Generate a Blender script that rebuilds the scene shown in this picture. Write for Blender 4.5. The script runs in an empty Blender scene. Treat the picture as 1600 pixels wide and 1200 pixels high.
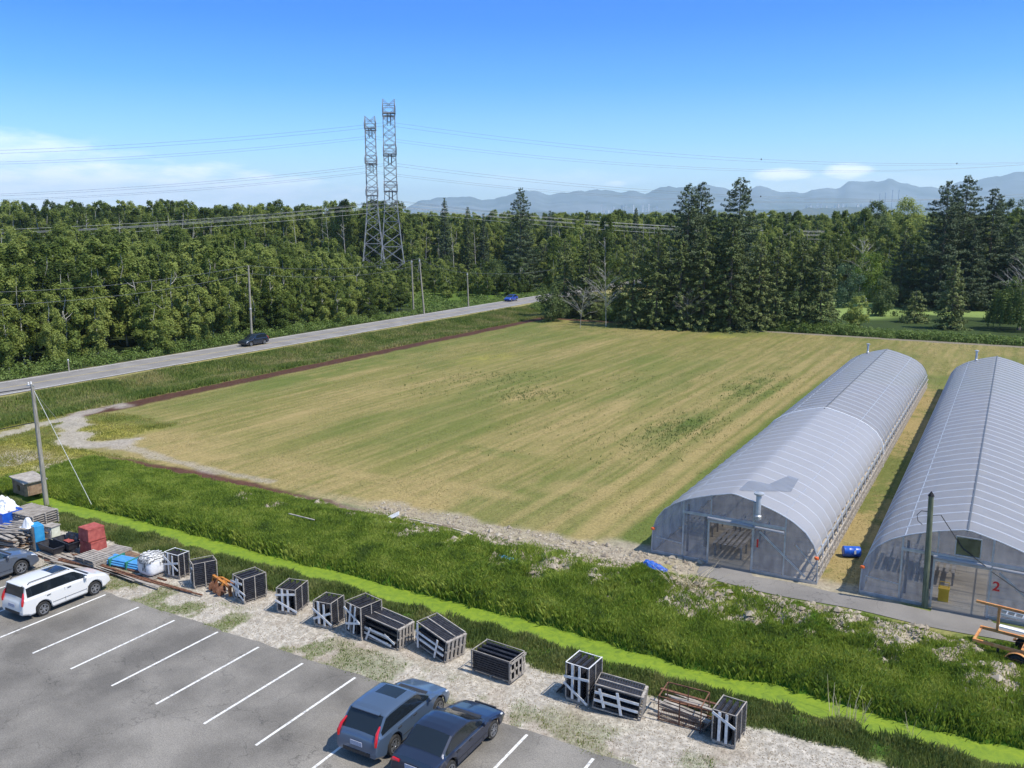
import bpy, math, random
import numpy as np
from mathutils import Vector, Matrix, Quaternion
random.seed(7); RS = np.random.RandomState(11)
scene = bpy.context.scene
COL = scene.collection
R = math.radians
# ------------------------------------------------------------------ camera, sky, sun, exposure
CAM_H = 18.0; FPX = 1350.0; PITCH = math.atan(250 / FPX)
cd = bpy.data.cameras.new('camera'); cam = bpy.data.objects.new('camera', cd); COL.objects.link(cam)
cd.sensor_width = 36; cd.lens = FPX / 1600 * 36; cd.clip_start = 0.5; cd.clip_end = 90000
cam.location = (0, 0, CAM_H); cam.rotation_euler = (R(90) - PITCH, 0, R(30))
scene.camera = cam
scene.view_settings.view_transform = 'Standard'; scene.view_settings.look = 'None'
scene.view_settings.exposure = 0.38; scene.cycles.volume_bounces = 3; scene.view_settings.gamma = 1
SUN_EL, SUN_DIR = R(57), Vector((1.0, 0.10, 0)).normalized()
sund = SUN_DIR * math.cos(SUN_EL) + Vector((0, 0, math.sin(SUN_EL)))
ld = bpy.data.lights.new('sun', 'SUN'); ld.energy = 4.3; ld.angle = R(0.5); ld.color = (1, 0.94, 0.84)
lo = bpy.data.objects.new('sun', ld); COL.objects.link(lo); lo.rotation_euler = sund.to_track_quat('Z', 'Y').to_euler()
cp, sp = math.cos(PITCH), math.sin(PITCH)
def ray(u, v):                     # direction through a photo pixel (1600 x 1200), in the world grid
    X = u - 800; w = FPX * cp - (v - 600) * sp; d = (v - 600) * cp + FPX * sp
    return Vector((X * .8660254 - w * .5, X * .5 + w * .8660254, -d))
def P(u, v, z=0.0):                # point on the plane z
    r = ray(u, v); k = (CAM_H - z) / -r.z
    return Vector((r.x * k, r.y * k, z))
def AT(u, D):                      # ground point at forward distance D under column u
    k = D / (FPX * cp); X = (u - 800) * k
    return Vector((X * .8660254 - D * .5, X * .5 + D * .8660254, 0))
def ZT(v, D):                      # height seen at row v at distance D
    w = FPX * cp - (v - 600) * sp; d = (v - 600) * cp + FPX * sp
    return CAM_H - d / w * D
world = bpy.data.worlds.new('World'); scene.world = world; world.use_nodes = True
wt = world.node_tree; wt.nodes.clear()
def wn(t, **k):
    n = wt.nodes.new(t)
    for a, b in k.items(): setattr(n, a, b)
    return n
def wmath(op, a, b=None, c=None, clamp=False):
    n = wn('ShaderNodeMath', operation=op); n.use_clamp = clamp
    for i, x in enumerate((a, b, c)):
        if x is None: continue
        if isinstance(x, (int, float)): n.inputs[i].default_value = x
        else: wt.links.new(x, n.inputs[i])
    return n.outputs[0]
sky = wn('ShaderNodeTexSky', sky_type='NISHITA'); sky.sun_disc = False
sky.sun_elevation = SUN_EL; sky.sun_rotation = math.atan2(SUN_DIR.x, SUN_DIR.y)
sky.air_density = 1.0; sky.dust_density = 0.3; sky.ozone_density = 2.2
tc = wn('ShaderNodeTexCoord')
tint = wn('ShaderNodeMix', data_type='RGBA', blend_type='MULTIPLY'); tint.inputs['Factor'].default_value = 1
wt.links.new(sky.outputs[0], tint.inputs['A']); 
sx = wn('ShaderNodeSeparateXYZ'); wt.links.new(tc.outputs['Generated'], sx.inputs[0])
tr_ = wn('ShaderNodeValToRGB'); el = tr_.color_ramp.elements; wt.links.new(sx.outputs['Z'], tr_.inputs[0])
el[0].position = 0.0; el[0].color = (.62, .66, .72, 1); el[1].position = 1.0; el[1].color = (.58, .64, .68, 1)
for q_, c_ in ((.045, (.58, .68, .80)), (.09, (.34, .57, .84)), (.15, (.12, .41, .84)), (.21, (.03, .30, .80)), (.27, (.02, .27, .78)), (.42, (.34, .50, .64))):
    e_ = el.new(q_); e_.color = (*c_, 1)
dbl = wn('ShaderNodeVectorMath', operation='SCALE'); wt.links.new(tr_.outputs[0], dbl.inputs[0]); dbl.inputs['Scale'].default_value = 2.15
wt.links.new(dbl.outputs[0], tint.inputs['B'])
nz = wn('ShaderNodeTexNoise'); nz.inputs['Scale'].default_value = 22; nz.inputs['Detail'].default_value = 7; nz.inputs['Roughness'].default_value = .62
mp = wn('ShaderNodeMapping'); mp.inputs['Scale'].default_value = (1, 1, 4.5)
wt.links.new(tc.outputs['Generated'], mp.inputs[0]); wt.links.new(mp.outputs[0], nz.inputs['Vector'])
cov = None
for (u, v, su, sv, op) in ((170, 305, 480, 62, 1.0), (-60, 235, 260, 40, .6), (1222, 273, 56, 13, 1.0), (1325, 267, 44, 16, 1.0), (962, 287, 26, 7, .6), (860, 285, 190, 26, .22), (1330, 290, 260, 20, .25)):
    d0 = ray(u, v).normalized(); rt = Vector((-d0.y, d0.x, 0)).normalized(); up = rt.cross(d0)
    if up.z < 0: up = -up
    dn = []
    for ax, s in ((rt, su), (up, sv)):
        n = wn('ShaderNodeVectorMath', operation='DOT_PRODUCT'); wt.links.new(tc.outputs['Generated'], n.inputs[0]); n.inputs[1].default_value = ax
        x = wmath('SUBTRACT', n.outputs['Value'], float(d0.dot(ax)))
        dn.append(wmath('POWER', wmath('ABSOLUTE', wmath('MULTIPLY', x, FPX / s)), 2.0))
    e = wmath('SUBTRACT', 1.0, wmath('ADD', dn[0], dn[1]), clamp=True)
    f = wn('ShaderNodeVectorMath', operation='DOT_PRODUCT'); wt.links.new(tc.outputs['Generated'], f.inputs[0]); f.inputs[1].default_value = d0
    e = wmath('MULTIPLY', e, wmath('GREATER_THAN', f.outputs['Value'], 0.3))
    m = wmath('MULTIPLY', wmath('MULTIPLY', wmath('SUBTRACT', wmath('ADD', wmath('MULTIPLY', e, .9), wmath('MULTIPLY', nz.outputs[0], 1.5)), 1.0), 1.6, clamp=True), op * 1.0)
    m = wmath('MULTIPLY', m, wmath('MULTIPLY', e, 1.8, clamp=True))
    cov = m if cov is None else wmath('MAXIMUM', cov, m)
cm = wn('ShaderNodeMix', data_type='RGBA'); wt.links.new(cov, cm.inputs['Factor']); wt.links.new(tint.outputs['Result'], cm.inputs['A'])
cm.inputs['B'].default_value = (13.5, 13.8, 14.2, 1)
bgn = wn('ShaderNodeBackground'); bgn.inputs['Strength'].default_value = 0.1
wt.links.new(cm.outputs['Result'], bgn.inputs[0])
wo = wn('ShaderNodeOutputWorld'); wt.links.new(bgn.outputs[0], wo.inputs[0])

# ------------------------------------------------------------------ helpers
def rgb(h):
    c = [int(h[i:i + 2], 16) / 255 for i in (0, 2, 4)]
    return tuple(x / 12.92 if x <= .04045 else ((x + .055) / 1.055) ** 2.4 for x in c)
def tag(o, label=None, cat=None, group=None, kind=None):
    if label: o['label'] = label
    if cat: o['category'] = cat
    if group: o['group'] = group
    if kind: o['kind'] = kind
    return o
def thing(name, label, cat, loc=(0, 0, 0), rz=0.0, group=None, rot=None):
    o = bpy.data.objects.new(name, None); COL.objects.link(o); o.location = loc
    o.rotation_euler = rot if rot else (0, 0, rz); o.empty_display_size = .3
    return tag(o, label, cat, group)
def copy_tree(src, loc, rz, label=None, group=None, scale=None):
    def rec(o, par):
        c = o.copy(); COL.objects.link(c); c.parent = par
        for ch in o.children: rec(ch, c)
        return c
    c = rec(src, None); c.location = loc; c.rotation_euler = (0, 0, rz)
    if label: c['label'] = label
    if group: c['group'] = group
    if scale: c.scale = scale
    return c
def mesh_np(name, V, F, smooth=False):            # F: (n,3) or (n,4) array
    V = np.asarray(V, np.float32); F = np.asarray(F, np.int32); k = F.shape[1]
    me = bpy.data.meshes.new(name); me.vertices.add(len(V)); me.vertices.foreach_set('co', V.ravel())
    me.loops.add(F.size); me.loops.foreach_set('vertex_index', F.ravel())
    me.polygons.add(len(F)); me.polygons.foreach_set('loop_start', np.arange(0, F.size, k, dtype=np.int32))
    try: me.polygons.foreach_set('loop_total', np.full(len(F), k, np.int32))
    except Exception: pass
    me.polygons.foreach_set('use_smooth', np.full(len(F), smooth, bool))
    me.update(calc_edges=True)
    return me
def link(name, me, mat, parent=None):
    if mat: me.materials.append(mat)
    o = bpy.data.objects.new(name, me); COL.objects.link(o)
    if parent: o.parent = parent
    return o
class MB:
    def __init__(s): s.v = []; s.f = []
    def add(s, vs, fs):
        n = len(s.v); s.v += [tuple(v) for v in vs]; s.f += [tuple(i + n for i in f) for f in fs]; return s
    def box(s, c, d, m=None, bev=0.0):
        x, y, z = d[0] / 2, d[1] / 2, d[2] / 2
        vs = [Vector((a * x, b * y, e * z)) for a in (-1, 1) for b in (-1, 1) for e in (-1, 1)]
        if m is not None: vs = [m @ q for q in vs]
        vs = [q + Vector(c) for q in vs]
        return s.add(vs, [(0, 1, 3, 2), (4, 6, 7, 5), (0, 4, 5, 1), (2, 3, 7, 6), (0, 2, 6, 4), (1, 5, 7, 3)])
    def beam(s, a, b, w, h=None, up=(0, 0, 1)):
        a, b = Vector(a), Vector(b); h = h or w; d = (b - a); L = d.length
        if L < 1e-6: return s
        d /= L; u = Vector(up)
        if abs(d.dot(u)) > .98: u = Vector((0, 1, 0))
        r = d.cross(u).normalized(); u = r.cross(d)
        m = Matrix((r, d, u)).transposed()
        return s.box((a + b) / 2, (w, L, h), m)
    def tube(s, pts, rad, n=8, cap=True):
        pts = [Vector(p) for p in pts]; rad = rad if isinstance(rad, (list, tuple)) else [rad] * len(pts)
        base = len(s.v); prev = None
        for i, p in enumerate(pts):
            d = (pts[min(i + 1, len(pts) - 1)] - pts[max(i - 1, 0)]).normalized()
            u = Vector((0, 0, 1)) if abs(d.z) < .95 else Vector((1, 0, 0))
            if prev is not None: u = prev
            r = d.cross(u).normalized(); u = r.cross(d).normalized(); prev = u
            for k in range(n):
                a = 2 * math.pi * k / n; s.v.append(tuple(p + (r * math.cos(a) + u * math.sin(a)) * rad[i]))
        for i in range(len(pts) - 1):
            for k in range(n):
                a = base + i * n + k; b = base + i * n + (k + 1) % n
                s.f.append((a, b, b + n, a + n))
        if cap:
            s.f.append(tuple(base + k for k in range(n))[::-1]); q = base + (len(pts) - 1) * n
            s.f.append(tuple(q + k for k in range(n)))
        return s
    def lathe(s, prof, c=(0, 0, 0), axis='z', n=20, closed=False):
        base = len(s.v)
        for (r, z) in prof:
            for k in range(n):
                a = 2 * math.pi * k / n; p = (r * math.cos(a), r * math.sin(a), z)
                if axis == 'y': p = (p[0], p[2], p[1])
                if axis == 'x': p = (p[2], p[0], p[1])
                s.v.append((p[0] + c[0], p[1] + c[1], p[2] + c[2]))
        for i in range(len(prof) - 1 + (1 if closed else 0)):
            j = (i + 1) % len(prof)
            for k in range(n):
                s.f.append((base + i * n + k, base + i * n + (k + 1) % n, base + j * n + (k + 1) % n, base + j * n + k))
        return s
    def build(s, name, mat, parent=None, smooth=False):
        me = bpy.data.meshes.new(name); me.from_pydata(s.v, [], s.f); me.update()
        if smooth:
            me.polygons.foreach_set('use_smooth', [True] * len(me.polygons))
            try: me.set_sharp_from_angle(angle=R(38))
            except Exception: pass
        return link(name, me, mat, parent)
# numpy value noise
def vnoise(x, y, seed=0):
    xi = np.floor(x).astype(np.int64); yi = np.floor(y).astype(np.int64); fx = x - xi; fy = y - yi
    fx = fx * fx * (3 - 2 * fx); fy = fy * fy * (3 - 2 * fy)
    def h(a, b):
        n = (a * 374761393 + b * 668265263 + seed * 1442695041) & 0xffffffff
        n = ((n ^ (n >> 13)) * 1274126177) & 0xffffffff
        return ((n ^ (n >> 16)) & 0xffff) / 65535.0
    return (h(xi, yi) * (1 - fx) + h(xi + 1, yi) * fx) * (1 - fy) + (h(xi, yi + 1) * (1 - fx) + h(xi + 1, yi + 1) * fx) * fy
def fbm(x, y, s=1.0, o=4, seed=0):
    t = 0; a = .5; tot = 0
    for i in range(o):
        t = t + a * vnoise(x / s + 17.3 * i, y / s - 9.1 * i, seed + i); tot += a; a *= .55; s /= 2.1
    return t / tot
def ss(a, b, x):
    t = np.clip((x - a) / (b - a), 0, 1); return t * t * (3 - 2 * t)
# materials
def newmat(name):
    m = bpy.data.materials.new(name); m.use_nodes = True; nt = m.node_tree; b = nt.nodes['Principled BSDF']; return m, nt, b
def mat(name, c1, c2=None, scale=4, rough=.7, metal=0.0, bump=0.0, detail=5, stretch=None, spec=.5, coord='Object', coat=0.0, lo=.35, hi=.65):
    m, nt, b = newmat(name); b.inputs['Roughness'].default_value = rough; b.inputs['Metallic'].default_value = metal
    b.inputs['Specular IOR Level'].default_value = spec; b.inputs['Coat Weight'].default_value = coat
    b.inputs['Base Color'].default_value = (*c1, 1)
    if c2 or bump:
        t = nt.nodes.new('ShaderNodeTexCoord'); n = nt.nodes.new('ShaderNodeTexNoise'); n.inputs['Scale'].default_value = scale; n.inputs['Detail'].default_value = detail
        src = t.outputs[coord]
        if stretch:
            q = nt.nodes.new('ShaderNodeMapping'); q.inputs['Scale'].default_value = stretch; nt.links.new(src, q.inputs[0]); src = q.outputs[0]
        nt.links.new(src, n.inputs['Vector'])
        if c2:
            r = nt.nodes.new('ShaderNodeValToRGB'); r.color_ramp.elements[0].position = lo; r.color_ramp.elements[1].position = hi
            r.color_ramp.elements[0].color = (*c1, 1); r.color_ramp.elements[1].color = (*c2, 1)
            nt.links.new(n.outputs[0], r.inputs[0]); nt.links.new(r.outputs[0], b.inputs['Base Color'])
        if bump:
            bn = nt.nodes.new('ShaderNodeBump'); bn.inputs['Strength'].default_value = bump; bn.inputs['Distance'].default_value = .03
            nt.links.new(n.outputs[0], bn.inputs['Height']); nt.links.new(bn.outputs[0], b.inputs['Normal'])
    return m
def leafmat(name, ca, cb, cc, scale=.35, trans=.3, rnd=.5):
    """foliage: colour drifts by world noise and by plant; a little light passes through the leaves"""
    m, nt, b = newmat(name); N = nt.nodes; Lk = nt.links
    g = N.new('ShaderNodeNewGeometry'); n = N.new('ShaderNodeTexNoise'); n.inputs['Scale'].default_value = scale; n.inputs['Detail'].default_value = 4
    Lk.new(g.outputs['Position'], n.inputs['Vector'])
    r = N.new('ShaderNodeValToRGB'); e = r.color_ramp.elements; e[0].position = .26; e[0].color = (*ca, 1); e[1].position = .68; e[1].color = (*cc, 1)
    k = e.new(.47); k.color = (*cb, 1)
    oi = N.new('ShaderNodeObjectInfo'); ma = N.new('ShaderNodeMath'); ma.operation = 'MULTIPLY_ADD'; Lk.new(oi.outputs['Random'], ma.inputs[0]); ma.inputs[1].default_value = rnd; ma.inputs[2].default_value = -rnd / 2
    ri = N.new('ShaderNodeMath'); ri.operation = 'MULTIPLY_ADD'; Lk.new(g.outputs['Random Per Island'], ri.inputs[0]); ri.inputs[1].default_value = .22; ri.inputs[2].default_value = -.11
    ad = N.new('ShaderNodeMath'); ad.operation = 'ADD'; Lk.new(n.outputs[0], ad.inputs[0]); Lk.new(ma.outputs[0], ad.inputs[1])
    a2 = N.new('ShaderNodeMath'); a2.operation = 'ADD'; Lk.new(ad.outputs[0], a2.inputs[0]); Lk.new(ri.outputs[0], a2.inputs[1])
    Lk.new(a2.outputs[0], r.inputs[0]); Lk.new(r.outputs[0], b.inputs['Base Color'])
    b.inputs['Roughness'].default_value = .6; b.inputs['Specular IOR Level'].default_value = .25
    tr = N.new('ShaderNodeBsdfTranslucent'); mx = N.new('ShaderNodeMixShader'); mx.inputs[0].default_value = trans
    hs = N.new('ShaderNodeHueSaturation'); hs.inputs['Value'].default_value = 1.25; hs.inputs['Hue'].default_value = .485; Lk.new(r.outputs[0], hs.inputs['Color']); Lk.new(hs.outputs[0], tr.inputs[0])
    Lk.new(b.outputs[0], mx.inputs[1]); Lk.new(tr.outputs[0], mx.inputs[2])
    Lk.new(mx.outputs[0], N['Material Output'].inputs['Surface'])
    return m
M = {}
M['grey_wood'] = mat('grey_wood', (.24, .21, .18), (.42, .38, .33), 3, .85, stretch=(1, 1, 9), bump=.3)
M['pale_wood'] = mat('pale_wood', (.42, .34, .24), (.6, .52, .4), 4, .8)
M['brown_wood'] = mat('brown_wood', (.17, .10, .06), (.32, .21, .13), 4, .85)
M['pole_wood'] = mat('pole_wood', (.22, .2, .16), (.38, .35, .29), 5, .9, stretch=(3, 3, .4), bump=.4)
M['green_pole'] = mat('green_pole', (.10, .12, .07), (.19, .20, .13), 5, .9, stretch=(3, 3, .4), bump=.4)
M['black_plastic'] = mat('black_plastic', (.018, .018, .024), (.045, .045, .052), 6, .5)
M['white_board'] = mat('white_board', (.62, .61, .6), (.8, .79, .77), 7, .7)
M['white_fabric'] = mat('white_fabric', (.66, .67, .69), (.82, .82, .83), 5, .8, bump=.5)
M['grey_fabric'] = mat('grey_fabric', (.10, .10, .10), (.66, .65, .62), 7, .8, stretch=(4, 1, 1), lo=.48, hi=.54)
M['blue_plastic'] = mat('blue_plastic', (.01, .07, .42), (.02, .12, .55), 4, .35)
M['blue_tarp'] = mat('blue_tarp', (.01, .04, .35), (.03, .16, .55), 6, .45, bump=.4)
M['light_blue'] = mat('light_blue', (.04, .26, .60), (.16, .45, .75), 8, .45, stretch=(.3, 6, 6))
M['cyan_board'] = mat('cyan_board', (.02, .24, .50), (.05, .34, .6), 3, .5)
M['red_crate'] = mat('red_crate', (.30, .055, .045), (.44, .11, .085), 4, .75)
M['rust'] = mat('rust', (.12, .05, .03), (.28, .14, .08), 8, .85, metal=.2, bump=.3)
M['orange_paint'] = mat('orange_paint', (.50, .20, .03), (.24, .08, .03), 6, .65, lo=.45, hi=.62)
M['trailer_orange'] = mat('trailer_orange', (.55, .20, .06), (.62, .33, .12), 5, .6)
M['yellow'] = mat('yellow', (.6, .36, .02), (.7, .45, .04), 3, .5)
M['rubber'] = mat('rubber', (.015, .015, .016), (.035, .033, .03), 9, .85)
M['alloy'] = mat('alloy', (.42, .43, .45), None, rough=.35, metal=.8)
M['galv'] = mat('galv', (.42, .44, .46), (.58, .60, .62), 3, .45, metal=.5)
M['steel_tower'] = mat('steel_tower', (.22, .23, .245), (.36, .37, .385), .7, .6, metal=.15)
M['wire'] = mat('wire', (.16, .17, .18), None, rough=.5, metal=.4)
M['bright_wire'] = mat('bright_wire', (.6, .6, .56), None, rough=.5)
M['black_wire'] = mat('black_wire', (.02, .02, .02), None, rough=.6)
M['dark'] = mat('dark', (.01, .01, .012), None, rough=.8)
M['glass'] = mat('glass', (.012, .017, .022), None, rough=.06, spec=.9)
M['tail_red'] = mat('tail_red', (.5, .01, .015), None, rough=.2, coat=.6)
M['lamp_clear'] = mat('lamp_clear', (.6, .62, .65), None, rough=.12, coat=.7)
M['plate'] = mat('plate', (.5, .52, .6), (.25, .28, .38), 30, .5)
M['plastic_trim'] = mat('plastic_trim', (.03, .03, .032), None, rough=.6)
M['red_paint'] = mat('red_paint', (.65, .02, .02), None, rough=.5)
M['orange_tag'] = mat('orange_tag', (.75, .14, .03), None, rough=.6)
M['trunk'] = mat('trunk', (.10, .085, .07), (.22, .2, .17), 2.5, .9, stretch=(2, 2, .5))
M['birch'] = mat('birch', (.30, .29, .26), (.5, .49, .45), 2.5, .85, stretch=(2, 2, 2))
M['dead_wood'] = mat('dead_wood', (.34, .31, .27), (.52, .49, .44), 2.5, .85)
M['leaf_broad'] = leafmat('leaf_broad', (.075, .115, .024), (.165, .225, .045), (.28, .335, .085), scale=.085, rnd=.62, trans=.42)
M['leaf_fir'] = leafmat('leaf_fir', (.065, .092, .028), (.115, .15, .042), (.18, .215, .07), scale=.3, trans=.15, rnd=.3)
M['leaf_spruce'] = leafmat('leaf_spruce', (.048, .075, .038), (.08, .115, .054), (.125, .165, .08), scale=.3, trans=.12, rnd=.2)
M['leaf_lime'] = leafmat('leaf_lime', (.06, .11, .012), (.11, .18, .02), (.17, .25, .03), scale=.3, rnd=.1)
M['leaf_bluish'] = leafmat('leaf_bluish', (.04, .085, .04), (.07, .13, .065), (.11, .17, .08), scale=.4, rnd=.1)
M['leaf_dark'] = leafmat('leaf_dark', (.055, .09, .028), (.095, .14, .042), (.15, .20, .07), scale=.4, rnd=.1)
M['leaf_willow'] = leafmat('leaf_willow', (.05, .085, .02), (.09, .135, .03), (.14, .19, .045), scale=.5, rnd=.1)
M['leaf_bramble'] = leafmat('leaf_bramble', (.07, .12, .024), (.12, .185, .036), (.19, .26, .07), scale=.35, rnd=.0)
M['grass_bright'] = leafmat('grass_bright', (.10, .155, .032), (.20, .285, .034), (.33, .39, .075), scale=.7, rnd=0, trans=.35)
M['grass_dark'] = leafmat('grass_dark', (.085, .13, .032), (.14, .19, .045), (.28, .29, .10), scale=.5, rnd=0)
M['grass_verge'] = leafmat('grass_verge', (.10, .155, .028), (.175, .225, .05), (.38, .33, .14), scale=.16, rnd=0)
M['grass_field'] = leafmat('grass_field', (.24, .24, .085), (.30, .27, .11), (.42, .35, .17), scale=.2, rnd=0, trans=.2)
M['field_weed'] = leafmat('field_weed', (.11, .145, .045), (.15, .19, .055), (.2, .23, .08), scale=.4, rnd=0)
M['grass_corner'] = leafmat('grass_corner', (.16, .19, .04), (.27, .27, .06), (.38, .33, .12), scale=.3, rnd=0)
M['straw'] = mat('straw', (.42, .34, .2), (.6, .52, .36), 3, .9)
# ------------------------------------------------------------------ ground
def blob(x, y, u, v, rx, ry, soft=.6, ang=0):
    p = P(u, v); dx = x - p.x; dy = y - p.y; c, s = math.cos(ang), math.sin(ang)
    a = (dx * c + dy * s) / rx; b = (-dx * s + dy * c) / ry
    return 1 - ss(1 - soft, 1 + soft * .5, np.sqrt(a * a + b * b))
def road_c(y): return -96.4 - .033 * (y - 60)
def terrain_z(x, y):
    near = 1 - ss(180, 320, np.hypot(x, y))
    z = np.zeros_like(x)
    wob = .55 * (vnoise(x / .55, y / 3, 79) - .5) + .9 * (vnoise(x / 5.5, x * 0, 77) - .5) + .5 * (vnoise(x / 1.7, x * 0 + 3, 78) - .5)
    dm = ss(30.85, 31.6, y + wob * .35 + .35 * ss(-30, -60, x)*0 - .25 * ss(-14, 0, x) * 0) * (1 - ss(32.75, 33.7, y + wob * .5)) * ss(-59.5, -57.0, x)
    z -= 1.0 * dm
    g = ss(33.3, 35.0, y) * (1 - ss(38.5, 41.2, y)) * (1 - ss(3, 9, x) * .4) * ss(-61, -54, x)
    z += g * (.12 + .45 * fbm(x, y, 3.2, 4, 5) - .1)
    rub = ss(-30, -18, x) * ss(34.5, 36.5, y) * (1 - ss(40, 41, y))
    z += rub * (.55 * np.maximum(fbm(x, y, 1.1, 3, 9) - .42, 0) * 2.0)
    v = ss(-91.5, -89, x) * (1 - ss(-80, -78, x)) * ss(30, 50, y)
    z -= v * .55 * ss(-90, -86, x) * (1 - ss(-84, -79, x))
    z += .05 * (fbm(x, y, .9, 3, 3) - .5) * ss(28.8, 29.6, y)
    rc = road_c(y); z = z * ss(4.2, 5.4, np.abs(x - rc))
    pth = (1 - ss(0, .5, np.maximum(41.2 - y, y - 43.3))) * ss(-13.8, -13.1, x)
    z = z * (1 - np.clip(pth, 0, 1))
    return z * near
def lin(h): return np.array(rgb(h))
C_ = dict(forest=(.030, .045, .014), olive=(.158, .160, .042), tan=(.325, .25, .108), fgreen=(.095, .135, .026), soil=(.075, .036, .024),
          bright=(.055, .13, .012), bank=(.045, .075, .018), gravel=(.42, .385, .33), dirt=(.35, .30, .23), verge=(.12, .16, .035), vdry=(.33, .28, .12),
          lawn=(.20, .27, .075), yellow=(.29, .27, .055), interior=(.42, .36, .28), grey=(.35, .31, .265))
C_ = {k: np.array(v) for k, v in C_.items()}
def regions(x, y):
    """albedo and region id: 0 ground 1 field 2 gravel 3 soil_strip 4 meadow_ground 5 verge_ground 6 dirt_patch 7 lawn"""
    n = len(x); col = np.tile(C_['forest'], (n, 1)); rid = np.zeros(n, int)
    e = (fbm(x, y, 2.4, 4, 21) - .5); e2 = (fbm(x, y, .6, 3, 22) - .5)
    def put(w, c, i=None, th=.5):
        nonlocal col
        w = np.clip(w, 0, 1); c = np.asarray(c)
        col = col * (1 - w[:, None]) + c * w[:, None]
        if i is not None: rid[w > th] = i
    mixc = lambda a, b, t: C_[a][None] * (1 - t[:, None]) + C_[b][None] * t[:, None]
    fine = fbm(x, y, .35, 3, 31); mid = fbm(x, y, 3.5, 4, 32); big = fbm(x, y, 16, 3, 33)
    far = ss(240, 420, np.hypot(x, y))
    # forest floor with grassy clearing beyond the road
    clr = blob(x, y, 700, 462, 26, 34, .5)
    put(clr, mixc('verge', 'bright', mid), 0)
    rc = road_c(y)
    # everything on the near side of the road
    ns = ss(-.3, .3, (x - (rc + 3.9)) + e2 * .6)
    t = np.clip(ss(.48, .66, mid + .25 * (fine - .5)) * .7 + (1 - ss(-92.5, -88.5, x + e * 3)) * .65, 0, 1)
    vc = mixc('verge', 'vdry', t)
    put(ns, vc, 5)
    put((1 - ss(3.9, 4.9, np.abs(x - rc) + e2)) * .7, C_['vdry'])
    # left corner: yellowish grass with worn tracks
    w = ss(33, 34, y + e) * (1 - ss(47, 50, y + e * 4)) * ss(-88, -84, x) * (1 - ss(-62, -60, x))
    put(w, mixc('yellow', 'verge', ss(.5, .72, mid)), 5)
    # field
    fx0 = -75.6 - .02 * (y - 50)
    F = ss(-.4, .4, x - fx0 + e * 1.4) * ss(-.3, .3, y - 41.7 - .0 * x + e * 1.4 + 2.4 * ss(-64, -70, x)) * (1 - ss(147.6, 148.4, y + e)) * (1 - (1 - ss(104, 107, y)) * ss(-17.3, -16.6, x + e * .5))
    F = F * (1 - (1 - ss(-67, -64, x + e * 4)) * (1 - ss(50, 53, y + e * 3)))
    st = fbm(x, y / 14, 1.7, 4, 41); st2 = fbm(x * 1.0, y / 30, 5.5, 3, 42); st3 = fbm(x, y / 9, .45, 2, 48)
    arc = fbm((x + (y - 42) ** 2 * .10) / 3.5, y, .9, 4, 43)
    hd = 1 - ss(45, 52, y + e * 3)
    st = st * (1 - hd) + arc * hd
    st4 = fbm(x + e * .3, y / 40, .34, 2, 49); t = ss(.33, .84, .24 * st + .26 * st2 + .20 * st3 + .30 * st4 + .08 * mid + .0 + .12 * hd - .05 * ss(60, 130, y))
    fc = C_['olive'][None] * (1 - t[:, None]) + C_['tan'][None] * t[:, None]
    gr = ss(.50, .68, fbm(x, y / 3, 7, 3, 44)) * .45 + .25 * (1 - ss(-74.5, -70, x))
    fc = fc * (1 - gr[:, None]) + C_['fgreen'] * gr[:, None]
    for (u, v, rx, ry, c, k) in ((1060, 672, 3.2, 8, 'fgreen', .9), (1175, 607, 3.2, 9, 'fgreen', .7), (1090, 655, 1.5, 9, 'fgreen', .5), (250, 690, 6, 5, 'tan', .7), (760, 705, 5, 1.2, 'fgreen', .5), (600, 560, 2, 22, 'fgreen', .55), (500, 588, 2.0, 20, 'fgreen', .5), (900, 765, 5, 2.0, 'tan', .5), (740, 765, 5, 1.2, 'tan', .6), (550, 740, 9, 1, 'tan', .6), (830, 615, 1.2, 5, 'tan', .9), (1125, 526, 3, 3, 'yellow', .6), (760, 560, 3, 6, 'yellow', .5), (950, 520, 9, 6, 'tan', .4), (1010, 690, 4, 6, 'tan', .3)):
        w = (blob(x, y, u, v, rx, ry) * ss(.25, .6, fbm(x, y / 2, 1.3, 3, 45)) * k)
        fc = fc * (1 - w[:, None]) + C_[c] * w[:, None]
    for xc, wd, k in ((-20.5, .7, 1.0), (-22.9, .5, .8), (-25.5, .35, .45), (-28.5, .3, .4), (-19.2, .3, .5), (-31.5, .3, .35), (-34.5, .35, .45), (-36.4, .2, .35), (-40.5, .3, .3), (-44, .25, .4), (-47.7, .3, .3), (-52.5, .3, .35), (-57, .25, .3), (-63, .35, .3), (-68, .25, .3)):
        w = (1 - ss(wd * .4, wd * 1.4, np.abs(x - xc + e * .3))) * k * (.5 + .5 * mid) * (1 - .7 * ss(120, 145, y))
        fc = fc * (1 - w[:, None]) + C_['tan'] * w[:, None]
    w = ss(-18.9, -18.3, x + e * .6) * (1 - ss(100, 112, y)); fc = fc * (1 - .8 * w[:, None]) + C_['fgreen'] * .8 * w[:, None]
    w = ss(106, 109, y) * (1 - ss(113, 116, y + e)) * ss(-18, -16, x) * .6; fc = fc * (1 - w[:, None]) + C_['fgreen'] * w[:, None]
    fc = fc * (.84 + .32 * fine[:, None])
    put(F, fc, 1)
    # strip between and behind the greenhouses
    w = ss(-17.0, -16.5, x) * ss(43.2, 43.6, y) * (1 - ss(104, 106, y))
    tt = ss(.35, .62, .7 * mid + .3 * fine); gc = mixc('tan', 'fgreen', tt * .8) * .9
    put(w, gc, 1)
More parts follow.
